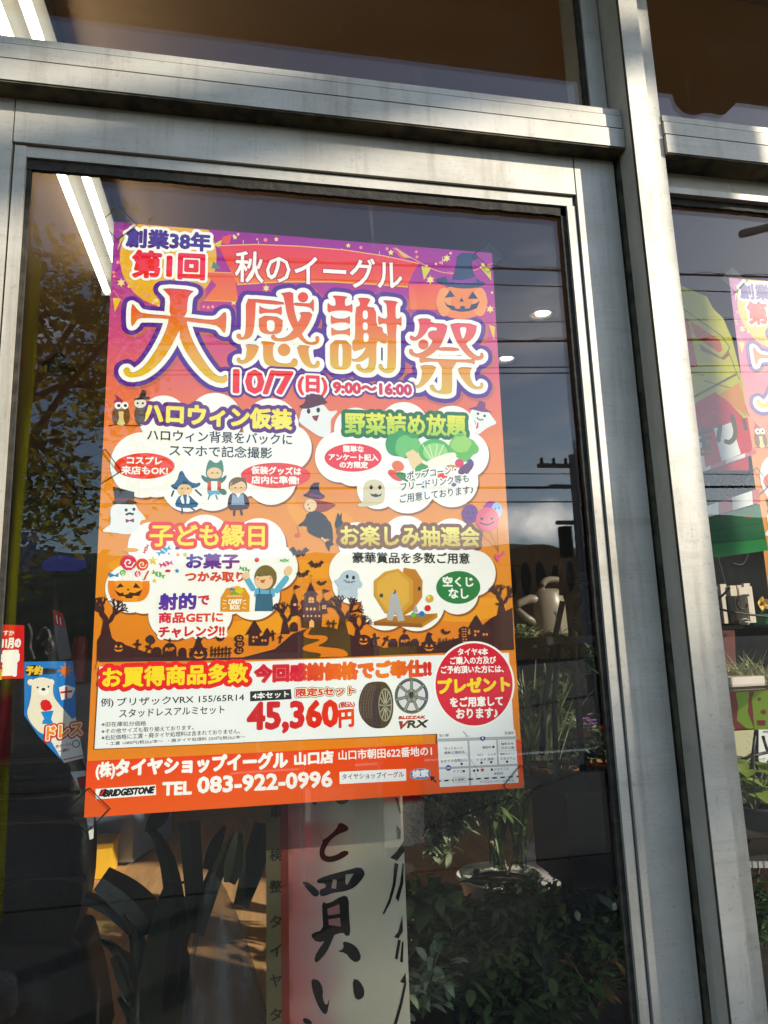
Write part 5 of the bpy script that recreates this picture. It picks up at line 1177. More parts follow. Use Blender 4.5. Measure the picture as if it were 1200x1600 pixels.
b = MB(); b.box((n0.x - .25, 2.7, .02), (n0.x - .2, 2.95, n0.z - .02)); b.box((n1.x + .4, 2.7, .02), (n1.x + .45, 2.95, n0.z - .02)); b.box((n0.x - .2, 2.8, .3), (n1.x + .4, 2.83, n0.z - .02)); b.build('bench_leg', mat('dark_wood', (.14, .06, .03, 1), .6, var=.2), bn)
# plant with broad strap leaves, nearly black against the light
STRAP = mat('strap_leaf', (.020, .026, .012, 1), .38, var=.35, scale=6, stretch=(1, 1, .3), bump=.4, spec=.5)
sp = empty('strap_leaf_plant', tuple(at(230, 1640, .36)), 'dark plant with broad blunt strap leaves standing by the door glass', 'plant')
def blade(px, wd, y, name='leaf', mt=None, par=None, th=.0016, yend=0):
    """a leaf blade along surveyed points with its width at each, thin but solid"""
    for _ in range(2):
        q = chaikin([(u, v, ) for u, v in px], 1, False); ww = [wd[0]]
        for a_, b_ in zip(wd, wd[1:]): ww += [a_*.75 + b_*.25, a_*.25 + b_*.75]
        wd = ww + [wd[-1]]; px = q
    n = len(px); L = []; R_ = []
    m_ = 1.0
    P = []
    for i, (u, v) in enumerate(px): P.append((u, v))
    vL = []; vR = []
    for i in range(n):
        a = P[max(0, i-1)]; c = P[min(n-1, i+1)]; dx, dy = c[0]-a[0], c[1]-a[1]; l = math.hypot(dx, dy) or 1; nx, ny = -dy/l, dx/l
        yy = y + yend*i/(n-1); vL.append(at(P[i][0] + nx*wd[i]*.72, P[i][1] + ny*wd[i]*.72, yy - .004)); vR.append(at(P[i][0] - nx*wd[i]*.72, P[i][1] - ny*wd[i]*.72, yy - .004)); 
    b = MB(); rows = []
    for i in range(n):
        c = (vL[i] + vR[i])/2 + Vector((0, .006, 0)); rows.append([b.bm.verts.new(q) for q in (vL[i], c, vR[i])])
    for i in range(n-1):
        for k in range(2): b.bm.faces.new((rows[i][k], rows[i][k+1], rows[i+1][k+1], rows[i+1][k]))
    return b.build(name, mt or STRAP, par or sp, smooth=False, solid=th)
def S6(*a): return [(x/2.79, y/2.79 + 1230) for x, y in zip(a[::2], a[1::2])]
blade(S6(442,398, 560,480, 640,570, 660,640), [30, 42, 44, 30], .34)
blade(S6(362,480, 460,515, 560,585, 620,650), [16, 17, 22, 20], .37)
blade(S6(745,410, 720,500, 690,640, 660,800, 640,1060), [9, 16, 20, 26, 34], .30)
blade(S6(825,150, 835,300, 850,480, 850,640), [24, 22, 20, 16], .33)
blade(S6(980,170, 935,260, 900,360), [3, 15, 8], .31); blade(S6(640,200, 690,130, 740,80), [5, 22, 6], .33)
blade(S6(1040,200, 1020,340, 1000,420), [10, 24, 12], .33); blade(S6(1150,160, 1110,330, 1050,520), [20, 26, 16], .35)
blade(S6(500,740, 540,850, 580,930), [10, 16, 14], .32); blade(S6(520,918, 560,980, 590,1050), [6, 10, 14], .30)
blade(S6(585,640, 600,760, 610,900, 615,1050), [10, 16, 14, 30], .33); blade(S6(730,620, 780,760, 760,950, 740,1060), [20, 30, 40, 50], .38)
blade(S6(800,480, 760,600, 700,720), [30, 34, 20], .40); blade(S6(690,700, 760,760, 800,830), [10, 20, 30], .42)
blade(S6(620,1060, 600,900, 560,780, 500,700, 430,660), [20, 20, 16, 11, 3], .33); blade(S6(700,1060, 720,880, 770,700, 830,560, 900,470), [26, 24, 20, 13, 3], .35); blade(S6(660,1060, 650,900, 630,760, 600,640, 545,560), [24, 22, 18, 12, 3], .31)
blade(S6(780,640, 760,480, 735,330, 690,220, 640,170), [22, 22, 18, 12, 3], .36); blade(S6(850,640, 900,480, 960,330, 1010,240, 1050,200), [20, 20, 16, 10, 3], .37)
for px in (S6(500,700, 540,715, 580,740, 600,830), S6(745,440, 775,420, 812,412), S6(740,560, 780,530, 812,520), S6(560,655, 590,650, 620,690)): b = MB(); b.tube([at(u, v, .36) for u, v in chaikin(px, 1, False)], .0022, 6); b.build('stem', STRAP, sp)
# clear plastic flower sleeve
def filmmat():
    m, t, b = nodes_of('clear_film'); o = t.nodes['Material Output']
    b.inputs['Base Color'].default_value = (.5, .5, .48, 1); b.inputs['Roughness'].default_value = .12; b.inputs['Specular IOR Level'].default_value = .8
    tr = t.nodes.new('ShaderNodeBsdfTransparent'); tr.inputs[0].default_value = (.72, .72, .70, 1)
    tc = t.nodes.new('ShaderNodeTexCoord'); mp = t.nodes.new('ShaderNodeMapping'); mp.inputs['Scale'].default_value = (30, 30, 3); mp.inputs['Rotation'].default_value = (0, .35, 0)
    n = t.nodes.new('ShaderNodeTexNoise'); n.inputs['Scale'].default_value = 1.2; n.inputs['Detail'].default_value = 4
    t.links.new(tc.outputs['Object'], mp.inputs[0]); t.links.new(mp.outputs[0], n.inputs['Vector'])
    mr = t.nodes.new('ShaderNodeMapRange'); mr.inputs['From Min'].default_value = .45; mr.inputs['From Max'].default_value = .8; mr.inputs['To Min'].default_value = .07; mr.inputs['To Max'].default_value = .55
    t.links.new(n.outputs['Fac'], mr.inputs['Value'])
    bp = t.nodes.new('ShaderNodeBump'); bp.inputs['Strength'].default_value = .8; bp.inputs['Distance'].default_value = .01; t.links.new(n.outputs['Fac'], bp.inputs['Height']); t.links.new(bp.outputs[0], b.inputs['Normal'])
    ms = t.nodes.new('ShaderNodeMixShader'); t.links.new(mr.outputs[0], ms.inputs[0]); t.links.new(tr.outputs[0], ms.inputs[1]); t.links.new(b.outputs[0], ms.inputs[2]); t.links.new(ms.outputs[0], o.inputs['Surface']); return m
FILM = filmmat()
b = MB(); top = at(333, 1364, .22); bot = at(352, 1640, .22); k_ = (at(400, 1600, .22) - at(300, 1600, .22)).length/100
rings = []
for i in range(9):
    t = i/8; c = top.lerp(bot, t); r = k_*(4 + 72*t**.8); ring = []
    for k in range(26):
        a = 2*math.pi*k/26; rr = r*(1 + .10*math.sin(a*5 + t*3) + .06*math.sin(a*9)); ring.append(b.bm.verts.new(c + Vector((rr*math.cos(a), .55*rr*math.sin(a), .02*math.sin(a*3)*t))))
    rings.append(ring)
for i in range(8):
    for k in range(26): b.bm.faces.new((rings[i][k], rings[i][(k+1) % 26], rings[i+1][(k+1) % 26], rings[i+1][k]))
tag(b.build('plastic_sleeve', FILM, smooth=True), 'clear crinkled plastic flower sleeve tapering up beside the banner', 'plastic sleeve')

# ================================================================== inside: tall white banner with brush lettering
BY = .115
A = sheet_art('x', BY); A.crop(400, 1230, 4); A.z = 1e-4
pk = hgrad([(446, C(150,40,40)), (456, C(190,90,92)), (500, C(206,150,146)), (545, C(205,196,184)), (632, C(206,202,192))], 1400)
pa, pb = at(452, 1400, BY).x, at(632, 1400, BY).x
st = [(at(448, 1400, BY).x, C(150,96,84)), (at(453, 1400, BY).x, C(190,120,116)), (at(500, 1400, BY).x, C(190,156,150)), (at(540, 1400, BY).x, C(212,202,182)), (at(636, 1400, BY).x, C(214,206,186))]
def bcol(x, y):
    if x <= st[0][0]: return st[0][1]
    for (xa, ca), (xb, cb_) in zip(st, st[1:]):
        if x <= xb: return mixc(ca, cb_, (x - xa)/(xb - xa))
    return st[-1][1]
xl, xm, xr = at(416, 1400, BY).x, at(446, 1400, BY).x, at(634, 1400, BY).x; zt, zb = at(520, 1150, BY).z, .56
from mathutils import noise as mnoise
NX, NZ = 30, 50; vv = []; ff = []
for j in range(NZ + 1):
    for i in range(NX + 1): vv.append((xm + (xr - xm)*i/NX, zt + (zb - zt)*j/NZ))
for j in range(NZ):
    for i in range(NX): k = j*(NX + 1) + i; ff.append((k, k + 1, k + NX + 2, k + NX + 1))
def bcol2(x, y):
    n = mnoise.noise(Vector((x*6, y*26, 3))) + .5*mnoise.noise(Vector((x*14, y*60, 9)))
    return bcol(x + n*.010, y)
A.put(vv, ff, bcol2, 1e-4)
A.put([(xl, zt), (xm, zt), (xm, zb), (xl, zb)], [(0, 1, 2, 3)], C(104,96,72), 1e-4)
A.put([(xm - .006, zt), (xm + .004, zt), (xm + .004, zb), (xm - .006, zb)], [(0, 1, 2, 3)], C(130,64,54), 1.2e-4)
A.z = 2e-4
bk2 = C(30, 26, 22)
for q in (F(330,30,385,70,378,115,345,100), F(480,70,590,60,570,100,520,110), F(388,220,405,330,430,325,500,265,520,215,578,245,576,272,520,290,470,325,440,370,425,410,445,435,500,425,545,395,580,400,575,425,500,465,440,470,400,445,395,390,420,340,405,320),
          F(282,585,340,600,405,660,370,692,320,640), F(378,580,430,555,560,520,650,495,682,530,672,565,620,625,560,650,480,660,430,680,400,680,395,640,440,625,430,600,385,600), F(412,712,450,730,540,675,580,685,582,800,592,925,560,930,545,905,470,930,445,960,380,970,345,935,350,912,420,890,415,800),
          F(380,1100,362,1080,380,1030,450,930,500,900,470,970,440,1035), F(540,960,600,975,640,1010,660,1070,625,1098,590,1075,560,1035,505,1025,550,1010), F(345,1195,395,1205,420,1260,415,1320,440,1370,462,1310,450,1390,440,1420,415,1410,380,1350,350,1260), F(602,1195,645,1205,678,1260,675,1310,640,1332,612,1310),
          F(290,1440,330,1445,360,1480,300,1480)): A.poly(q, bk2, 1)
A.poly(F(480,575,505,580,500,635,470,630), C(170,150,142)); A.poly(F(560,545,610,540,570,610,558,600), C(172,166,156)); A.poly(F(445,760,520,730,525,790,450,800), C(168,120,116)); A.poly(F(452,825,525,815,530,870,455,860), C(168,126,122))
for q in (F(878,235,905,270,902,325,882,322), F(838,440,880,400,925,330,928,400,880,460), F(865,470,890,480,870,620,840,720,800,795,790,790,830,700,855,600), F(915,470,925,480,920,600,890,715,872,690,900,600), F(862,935,890,900,915,800,918,900,890,945), F(888,950,905,955,885,1075,868,1070), F(910,970,922,960,918,1095,900,1090), F(900,1215,935,1160,938,1230), F(925,1230,940,1225,915,1350,880,1480,860,1480,900,1340), F(868,60,880,110,898,165,905,160,890,70)): A.poly(q, bk2)
A.crop(0, 0, 1)
for ch, v in (('車', 1269), ('検', 1336), ('整', 1385), ('タ', 1440), ('イ', 1485), ('ヤ', 1532), ('タ', 1585)): A.T(ch, 422, v, 440, v - 1, 19, C(44,38,30), .3)
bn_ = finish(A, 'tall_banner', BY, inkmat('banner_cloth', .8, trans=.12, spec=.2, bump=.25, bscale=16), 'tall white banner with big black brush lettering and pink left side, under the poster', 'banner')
b = MB(); b.tube([(xl, BY + .012, zt + .006), (xr, BY + .012, zt + .006)], .005, 8); b.build('banner_pole', BLACKM, bn_)
b = MB(); b.prism([(xl, BY + .0006, zb), (xr, BY + .0006, zb), (xr, BY + .0006, zt), (xl, BY + .0006, zt)], (0, .0012, 0)); b.build('backing', mat('banner_back', (.42, .36, .33, 1), .8, trans=.3), bn_)

# ================================================================== inside: plants, pots and stands on the right
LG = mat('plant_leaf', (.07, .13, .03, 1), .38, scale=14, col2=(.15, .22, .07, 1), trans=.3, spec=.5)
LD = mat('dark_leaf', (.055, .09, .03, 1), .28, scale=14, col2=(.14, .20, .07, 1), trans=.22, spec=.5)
LP = mat('pale_grass', (.30, .34, .16, 1), .5, scale=18, col2=(.50, .50, .32, 1), trans=.3)
LV = mat('variegated_leaf', (.13, .21, .09, 1), .4, scale=40, col2=(.50, .55, .36, 1), trans=.25)
STEM = mat('plant_stem', (.12, .10, .05, 1), .7, var=.3)
def plant(name, px, y, label, n, spread, length, width, mt, seed, upright=.4, hgt=60, cat='plant', droop=.35, flowers=None, stems=6, loose=.012):
    """stems rising from one root, leaves set along them; spread/hgt in survey pixels at depth y"""
    rn = random.Random(seed); o = at(px[0], px[1], y); k = (at(px[0] + 100, px[1], y) - o).length/100
    r = empty(name, tuple(o), label, cat)
    b = MB(); ls = MB(); tips = []
    for s_ in range(stems):
        a = rn.uniform(0, 6.28); rr = spread*k*rn.uniform(.2, 1); tip = o + Vector((rr*math.cos(a), rr*.7*math.sin(a), hgt*k*rn.uniform(.6, 1.1)))
        m_ = o.lerp(tip, .5) + Vector((0, 0, hgt*k*.15)); pts = [o, m_, tip]; b.tube(pts, [.0026, .002, .001], 5); tips.append(tip)
        for j in range(max(1, n//stems)):
            t = rn.uniform(.15, 1.05); p = (o.lerp(m_, t*2) if t < .5 else m_.lerp(tip, t*2 - 1)) + Vector((rn.gauss(0, loose), rn.gauss(0, loose), rn.gauss(0, loose*.6)))
            d = Vector((rn.uniform(-1, 1), rn.uniform(-1, 1), rn.uniform(-.4, 1)*upright*2))
            ls.leaf(p, d, length*k*rn.uniform(.55, 1.2), width*k*rn.uniform(.7, 1.2), droop*rn.uniform(.4, 1.4))
    b.build('stem', STEM, r); ls.build('leaves', mt, r, smooth=True)
    if flowers:
        fm, nf, fr_ = flowers; f = MB()
        for q in range(nf):
            c = rn.choice(tips) + Vector((rn.gauss(0, .008), rn.gauss(0, .008), rn.uniform(0, .012)))
            for e in range(6): f.leaf(c, Vector((math.cos(e*1.05), math.sin(e*1.05) - .4, .5)), fr_*k, fr_*k*.7, .1, n=3)
        f.build('flower', fm, r, smooth=True)
    return r
def grass(name, px, y, label, n, spread, length, mt, seed, width=2.2, bend=.5, flat=.7):
    rn = random.Random(seed); o = at(px[0], px[1], y); k = (at(px[0] + 100, px[1], y) - o).length/100
    r = empty(name, tuple(o), label, 'plant'); ls = MB()
    for q in range(n):
        a = rn.uniform(0, 6.28); d = Vector((math.cos(a)*bend, math.sin(a)*bend, 1)); p = o + Vector((rn.uniform(-1, 1)*spread*k*.4, rn.uniform(-1, 1)*spread*k*.3, 0))
        ls.leaf(p, d, length*k*rn.uniform(.5, 1.15), width*k*rn.uniform(.6, 1.3), rn.uniform(0, .45), n=5)
    ls.build('leaves', mt, r); return r
def pot(name, px, y, r, h, m, label, taper=.75, rim=True, group=None, soil=True, cat='pot'):
    c = at(px[0], px[1], y); k = (at(px[0] + 100, px[1], y) - c).length/100; R_, H = r*k, h*k
    o = empty(name, (c.x, c.y, c.z - H), label, cat, group)
    b = MB(); pr_ = [(R_*taper, 0), (R_*(taper + .12), H*.3), (R_*.97, H*.86)] + ([(R_*1.06, H*.87), (R_*1.08, H), (R_*.96, H), (R_*.92, H*.84)] if rim else [(R_, H), (R_*.95, H), (R_*.9, H*.85)])
    b.lathe((c.x, c.y, c.z - H), pr_, 30); b.build('pot_body', m, o, smooth=True)
    if soil:
        b = MB(); b.lathe((c.x, c.y, c.z - H*.16), [(R_*.86, 0), (R_*.6, .004), (.002, .006)], 20); b.build('soil', mat('soil', (.035, .022, .014, 1), .95, var=.5, scale=60, bump=.8), o)
    return o
TERRA = mat('terracotta', (.34, .12, .05, 1), .8, var=.15, scale=12)
ORF = mat('orange_petals', (.75, .16, .03, 1), .5, var=.2, trans=.3); PUF = mat('purple_petals', (.40, .16, .50, 1), .5, var=.2, trans=.3); YEF = mat('yellow_petals', (.85, .55, .10, 1), .5, var=.1, trans=.3)
# white bowl with bare stems
bw_ = at(778, 1366, .75); kb = (at(878, 1366, .75) - bw_).length/100
bo = empty('white_bowl', (bw_.x, bw_.y, bw_.z - 58*kb), 'wide white glazed bowl pot catching the sun, with soil and bare stems', 'pot')
CER = mat('white_glaze', (.78, .75, .66, 1), .3, var=.04)
b = MB(); b.lathe((bw_.x, bw_.y, bw_.z - 58*kb), [(34*kb, 0), (36*kb, 4*kb), (50*kb, 30*kb), (60*kb, 56*kb), (63*kb, 58*kb), (59*kb, 59*kb), (54*kb, 50*kb)], 40); b.build('bowl', CER, bo, smooth=True)
b = MB(); b.lathe((bw_.x, bw_.y, bw_.z - 10*kb), [(54*kb, 0), (30*kb, 4*kb), (.002, 6*kb)], 24); b.build('soil', mat('bowl_soil', (.05, .032, .02, 1), .95, var=.5, scale=60, bump=.8), bo)
bs_ = empty('bare_stem_plant', (bw_.x, bw_.y, bw_.z - 6*kb), 'bare brown forked stems rising from the white bowl', 'plant')
b = MB()
for px in (F(792,1366,788,1345,776,1330,768,1314), F(792,1366,786,1340,788,1318), F(794,1366,800,1345,812,1312), F(768,1314,766,1316)): b.tube([at(u, v, .75) for u, v in px], .003, 6)
b.build('stem', mat('bare_twig', (.30, .2, .12, 1), .8, var=.2), bs_)
grass('bulb_grass', (795, 1352), .76, 'upright thin green blades growing in the white bowl', 40, 70, 260, LG, 31, 5, .28)
# pale slab standing in for a sunlit patch of concrete floor
SLAB = mat('pale_slab', (.52, .47, .50, 1), .85, var=.1, scale=10, bump=.3)
s0_, s1_, s2_, s3_ = atz(806, 1386, .63), atz(960, 1390, .63), atz(960, 1318, .63), atz(815, 1316, .63)
b = MB(); b.prism([s0_, s1_, s2_, s3_], (0, 0, -.128)); tag(b.build('sunlit_floor_slab', SLAB), 'pale lilac grey slab standing in for sunlit concrete floor right of the white bowl', 'slab')
# black trough planter, magenta pot
BP = mat('black_plastic', (.010, .009, .008, 1), .6, var=.2, spec=.15)
t0_ = at(884, 1242, .20); t1_ = at(1010, 1242, .20); tz = at(900, 1392, .20).z
tr_ = empty('black_trough', (t0_.x, .2, tz), 'square black plastic trough planter against the door glass edge', 'planter')
b = MB(); b.box((t0_.x, .20, tz), (t1_.x, .34, t0_.z - .006)); b.build('trough_body', BP, tr_, bevel=.004)
b = MB(); b.box((t0_.x - .006, .194, t0_.z - .006), (t1_.x + .006, .346, t0_.z + .004)); b.build('trough_rim', BP, tr_, bevel=.002)
pot('magenta_pot', (878, 1240), .42, 17, 46, mat('magenta_glaze', (.26, .05, .10, 1), .4), 'small magenta pot left of the black trough')
plant('red_tip_plant', (878, 1246), .42, 'small plant with orange red tips in the magenta pot', 60, 34, 16, 7, LG, 61, hgt=22, flowers=(ORF, 8, 8))
pot('terracotta_pot', (848, 1196), .70, 24, 44, TERRA, 'plain terracotta pot just right of the poster corner', group='terracotta pots behind the door glass')
pot('terracotta_pot', (880, 1200), .82, 20, 36, TERRA, 'terracotta pot further back beside the iron stand leg', group='terracotta pots behind the door glass')
pot('terracotta_pot', (946, 1190), .62, 24, 36, TERRA, 'terracotta pot under the orange flowers by the door frame', group='terracotta pots behind the door glass')
plant('flowering_plant', (944, 1192), .62, 'orange and purple flowering plant by the door frame', 70, 34, 24, 9, LV, 62, hgt=40, flowers=(ORF, 22, 10))
plant('flower_spike', (930, 1180), .64, 'thin purple flower spike rising behind the orange flowers', 14, 8, 16, 5, LG, 63, hgt=40, flowers=(PUF, 16, 6), stems=2, loose=.003)
plant('bushy_plant', (892, 1186), .70, 'bushy bright green plant beside the iron stand leg', 260, 52, 26, 10, LV, 64, hgt=56, stems=12)
plant('long_leaf_plant', (890, 1222), .66, 'plant with long pale leaves hanging over the black trough', 60, 60, 46, 11, LV, 65, hgt=16, droop=.6)
grass('grass_clump', (846, 1186), .68, 'clump of long pale sunlit grass blades right of the poster edge', 130, 60, 150, LP, 66, 3.4, .42)
plant('trailing_plant', (850, 1150), .72, 'leafy trailing plant right of the red poster disc', 300, 60, 22, 9, LG, 67, hgt=90, stems=12)
plant('low_shrub', (686, 1350), .80, 'yellowish shrub at the right edge of the tall banner', 300, 74, 22, 10, LV, 68, hgt=84, stems=20)
plant('ivy', (660, 1430), .26, 'broad leaved ivy beside the banner lettering', 60, 46, 38, 24, LG, 69, hgt=50)
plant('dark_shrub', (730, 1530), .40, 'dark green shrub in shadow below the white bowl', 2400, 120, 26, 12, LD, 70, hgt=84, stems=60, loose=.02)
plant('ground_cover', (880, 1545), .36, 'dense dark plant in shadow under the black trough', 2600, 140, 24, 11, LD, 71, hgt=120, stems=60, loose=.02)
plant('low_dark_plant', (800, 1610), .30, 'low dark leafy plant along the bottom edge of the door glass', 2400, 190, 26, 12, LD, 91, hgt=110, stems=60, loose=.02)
plant('pale_leaf_plant', (660, 1590), .20, 'plant with pale grey green leaves at the bottom beside the banner', 110, 60, 30, 13, LV, 72, hgt=80)
plant('trailing_plant', (770, 1580), .24, 'loose trailing plant with narrow leaves at the bottom centre', 80, 80, 28, 9, LG, 73, hgt=90)
plant('withered_plant', (930, 1590), .24, 'withered plant with brown yellow leaves at the bottom right of the door', 50, 50, 24, 10, mat('withered_leaf', (.22, .13, .04, 1), .7, var=.3, trans=.2), 74, hgt=80)
plant('cut_leaf_plant', (860, 1412), .62, 'twiggy plant with fine leaves in front of the pale slab', 260, 90, 16, 6, LD, 75, hgt=30, stems=20)
plant('fern', (770, 1290), .66, 'fern like green plant directly under the poster edge', 220, 100, 30, 8, LG, 76, hgt=80, stems=20)
plant('tall_leafy_plant', (715, 1310), .74, 'narrow leaved plant under the poster, right of the banner top', 130, 70, 36, 7, LV, 77, hgt=70, stems=14)
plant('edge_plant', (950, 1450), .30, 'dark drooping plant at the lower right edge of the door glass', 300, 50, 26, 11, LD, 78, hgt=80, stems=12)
plant('table_plant', (822, 1000), .60, 'pale narrow leaved plant directly under the watering can', 70, 34, 24, 7, LV, 79, hgt=16)
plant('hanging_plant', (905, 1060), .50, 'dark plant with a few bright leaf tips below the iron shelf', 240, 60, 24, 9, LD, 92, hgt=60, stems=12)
BED = mat('bed_soil', (.022, .016, .011, 1), .95, var=.5, scale=30, bump=.8)
b = MB(); q0 = at(640, 1600, .30).x; b.box((.36, .16, .5), (1.9, .70, .60)); tag(b.build('planting_bed', BED, bevel=.01), 'dark soil planting bed under the mass of shaded plants', 'planter')
# iron plant stand with scrolls
st_ = empty('iron_stand', tuple(at(884, 1380, .30)), 'black wrought iron plant stand with scroll work behind the door glass', 'plant stand')
def rod(px, r, y=.30, name='rod', sm=2): b = MB(); b.tube([at(u, v, y) for u, v in chaikin(px, sm, False)], r, 8); return b.build(name, BLACKM, st_, smooth=True)
rod(F(882,868,882,930), .010, sm=0); rod(F(879,940,868,992,852,1090,846,1180), .0055, sm=0); rod(F(886,925,895,1002,905,1120,915,1240), .0062, sm=0); rod(F(872,1000,866,1100,870,1240,884,1420), .005, sm=0); rod(F(958,1010,962,1140,968,1380), .005, sm=0)
rod(F(888,896,915,897), .0035, sm=0); rod(F(884,909,922,911), .0035, sm=0); rod(F(914,942,912,925,905,914,897,916,892,925,896,932,903,930,905,922), .0032, name='scroll'); rod(F(914,942,906,956,896,968), .0032, name='scroll'); rod(F(922,938,912,950,897,968), .003, name='scroll')
rod(F(874,914,880,908,886,914,884,924,877,924,874,914), .0035, name='scroll'); rod(F(894,971,930,973), .0035, sm=0)
b = MB(); q0, q1 = at(838, 996, .22), at(935, 996, .22); b.box((q0.x, .22, q0.z - .012), (q1.x, .44, q0.z)); b.build('shelf', BLACKM, st_)
b = MB()
for k in range(4, 9): p0_, p1_ = at(872 + k*14, 1392, .30), at(872 + k*14, 1402, .30); b.box((p0_.x, .24, p1_.z), (p0_.x + .007, .36, p0_.z))
b.build('grate', mat('white_grate', (.35, .35, .33, 1), .4), st_)
# watering can (translucent)
wc0 = at(862, 992, .62); kw = (at(962, 992, .62) - wc0).length/100
CANM = mat('milky_plastic', (.30, .25, .20, 1), .35, var=.05, trans=.35)
wc = empty('watering_can', tuple(wc0), 'milky beige plastic watering can with loop handle and spout, right of the poster', 'watering can')
b = MB(); b.lathe(tuple(wc0), [(24*kw, 0), (25*kw, 3*kw), (24*kw, 40*kw), (20*kw, 60*kw), (14*kw, 66*kw), (12*kw, 64*kw)], 28, sx=1.0, sy=.7); b.build('can_body', CANM, wc, smooth=True)
b = MB(); b.tube([at(u, v, .62) for u, v in chaikin(F(880,930,884,916,878,907,858,905,848,910,845,922,852,934), 2, False)], .0075, 10); b.build('handle', CANM, wc, smooth=True)
b = MB(); b.tube([at(u, v, .62) for u, v in F(846,938,828,936,812,942,806,950)], [.012, .010, .008, .007], 12); b.tube([at(u, v, .62) for u, v in F(806,950,824,966,846,978)], [.006, .008, .011], 12); b.build('spout', CANM, wc, smooth=True)

# ================================================================== behind the side window
DY = .17
at_door = at; finish_door = finish
def at(u, v, y): return at_door(u, v, y + DY)
def finish(A, name, y, m, label=None, cat=None, parent=None, th=.004, group=None): return finish_door(A, name, y + DY, m, label, cat, parent, th, group)
FAB = inkmat('stall_cloth', .75, trans=.25, spec=.2, bump=.2, bscale=18)
A = sheet_art('x', -.158); A.crop(1030, 260, 4)
ye, og, dr_ = C(206,200,70), C(214,110,60), C(206,50,66)
A.poly(F(60,690,118,735,300,815,335,885,400,950,455,1075,520,1335,560,1640,150,1640), ye)
A.line(F(110,860,390,1060,440,1130,420,1180), 8, C(130,120,40)); A.line(F(430,1150,500,1330), 6, C(130,120,40))
A.poly(F(140,940,180,950,240,1250,180,1270,150,1100), og); A.poly(F(190,965,380,1085,395,1150,375,1165,230,1070), og); A.poly(F(250,1110,390,1195,430,1150,440,1180,405,1210,260,1150), C(150,90,40)); A.line(F(185,1290,280,1305), 6, C(150,90,40)); A.line(F(280,1340,500,1400,560,1560), 8, C(170,110,50)); A.poly(F(500,1350,530,1450,545,1560,430,1470,380,1420), C(224,150,70)); A.line(F(190,1455,480,1300), 14, C(110,90,30))
A.poly(F(150,1500,210,1490,350,1410,430,1470,545,1590,560,1900,150,1900), dr_); A.line(F(250,1600,340,1530,400,1580), 10, C(214,80,60))
A.crop(1040, 640, 5)
for i, q in enumerate((F(232,200,280,180,310,470,250,490), F(280,180,375,150,440,420,312,470), F(375,150,510,100,590,345,440,410), F(510,100,640,60,680,315,588,350))): A.poly(q, (WHITE, C(214,60,70))[i % 2])
gd = C(90,74,20)
A.line(F(240,200,355,160), 30, gd); A.line(F(245,250,350,215), 26, gd); A.line(F(290,140,300,300), 34, gd); A.line(F(300,300,330,270,350,300,330,345,280,350,250,330,300,300), 28, gd, smooth=1); A.line(F(425,130,410,240), 38, gd); A.line(F(520,50,545,150,540,220,500,260,470,250), 36, gd, smooth=1); A.line(F(610,80,625,150), 30, gd)
finish(A, 'stall_banner', -.158, FAB, 'yellow and red festival stall banner with brown lettering behind the side window', 'banner')
def valance(px, y, label, stripes):
    v = empty('striped_valance', tuple(at(*px[3], y)), label, 'valance', 'red and white striped valances')
    a, b_, c, d = px
    for i, (t0, t1, red_) in enumerate(stripes):
        L = lambda p, q, t: (p[0] + (q[0]-p[0])*t, p[1] + (q[1]-p[1])*t)
        q = [L(a, b_, t0), L(a, b_, t1), L(d, c, t1), L(d, c, t0)]; b = MB(); b.prism([at(x, z, y) for x, z in q], (0, .002, 0)); b.build('stripe', RSTR if red_ else WSTR, v)
RSTR = mat('red_stripe', (.62, .10, .11, 1), .7, var=.05, trans=.25); WSTR = mat('white_stripe', (.82, .80, .76, 1), .7, var=.03, trans=.25)
valance(F(1082,737,1182,702,1182,709,1083,742), -.162, 'narrow red and white striped valance under the stall lettering', [(0, .28, 0), (.28, .52, 1), (.52, .82, 0), (.82, 1, 1)])
valance(F(1092,795,1186,763,1188,785,1093,812), -.162, 'broad red and white striped valance above the green cloth', [(0, .32, 0), (.32, .55, 1), (.55, .88, 0), (.88, 1, 1)])
A = sheet_art('x', -.156); A.crop(1040, 640, 5)
gv = lambda x, y: C(30,104,66)
A.poly(F(280,860,735,735,800,1090,330,1165), gv); A.line(F(310,960,760,880), 6, C(20,80,50)); A.line(F(320,1040,770,1010), 10, C(20,84,50)); A.poly(F(322,1060,775,1010,800,1100,330,1165), C(50,140,80)); A.poly(F(610,835,650,828,690,840,650,850), C(160,70,60))
finish(A, 'green_cloth', -.156, FAB, 'green cloth hanging below the broad striped valance', 'cloth')
plant('stall_plant', (1140, 770), .42, 'dark reddish leafy plant showing between the two striped valances', 120, 46, 14, 8, mat('reddish_leaf', (.07, .03, .02, 1), .5, scale=20, col2=(.06, .07, .03, 1), trans=.2), 81, hgt=16, stems=10)
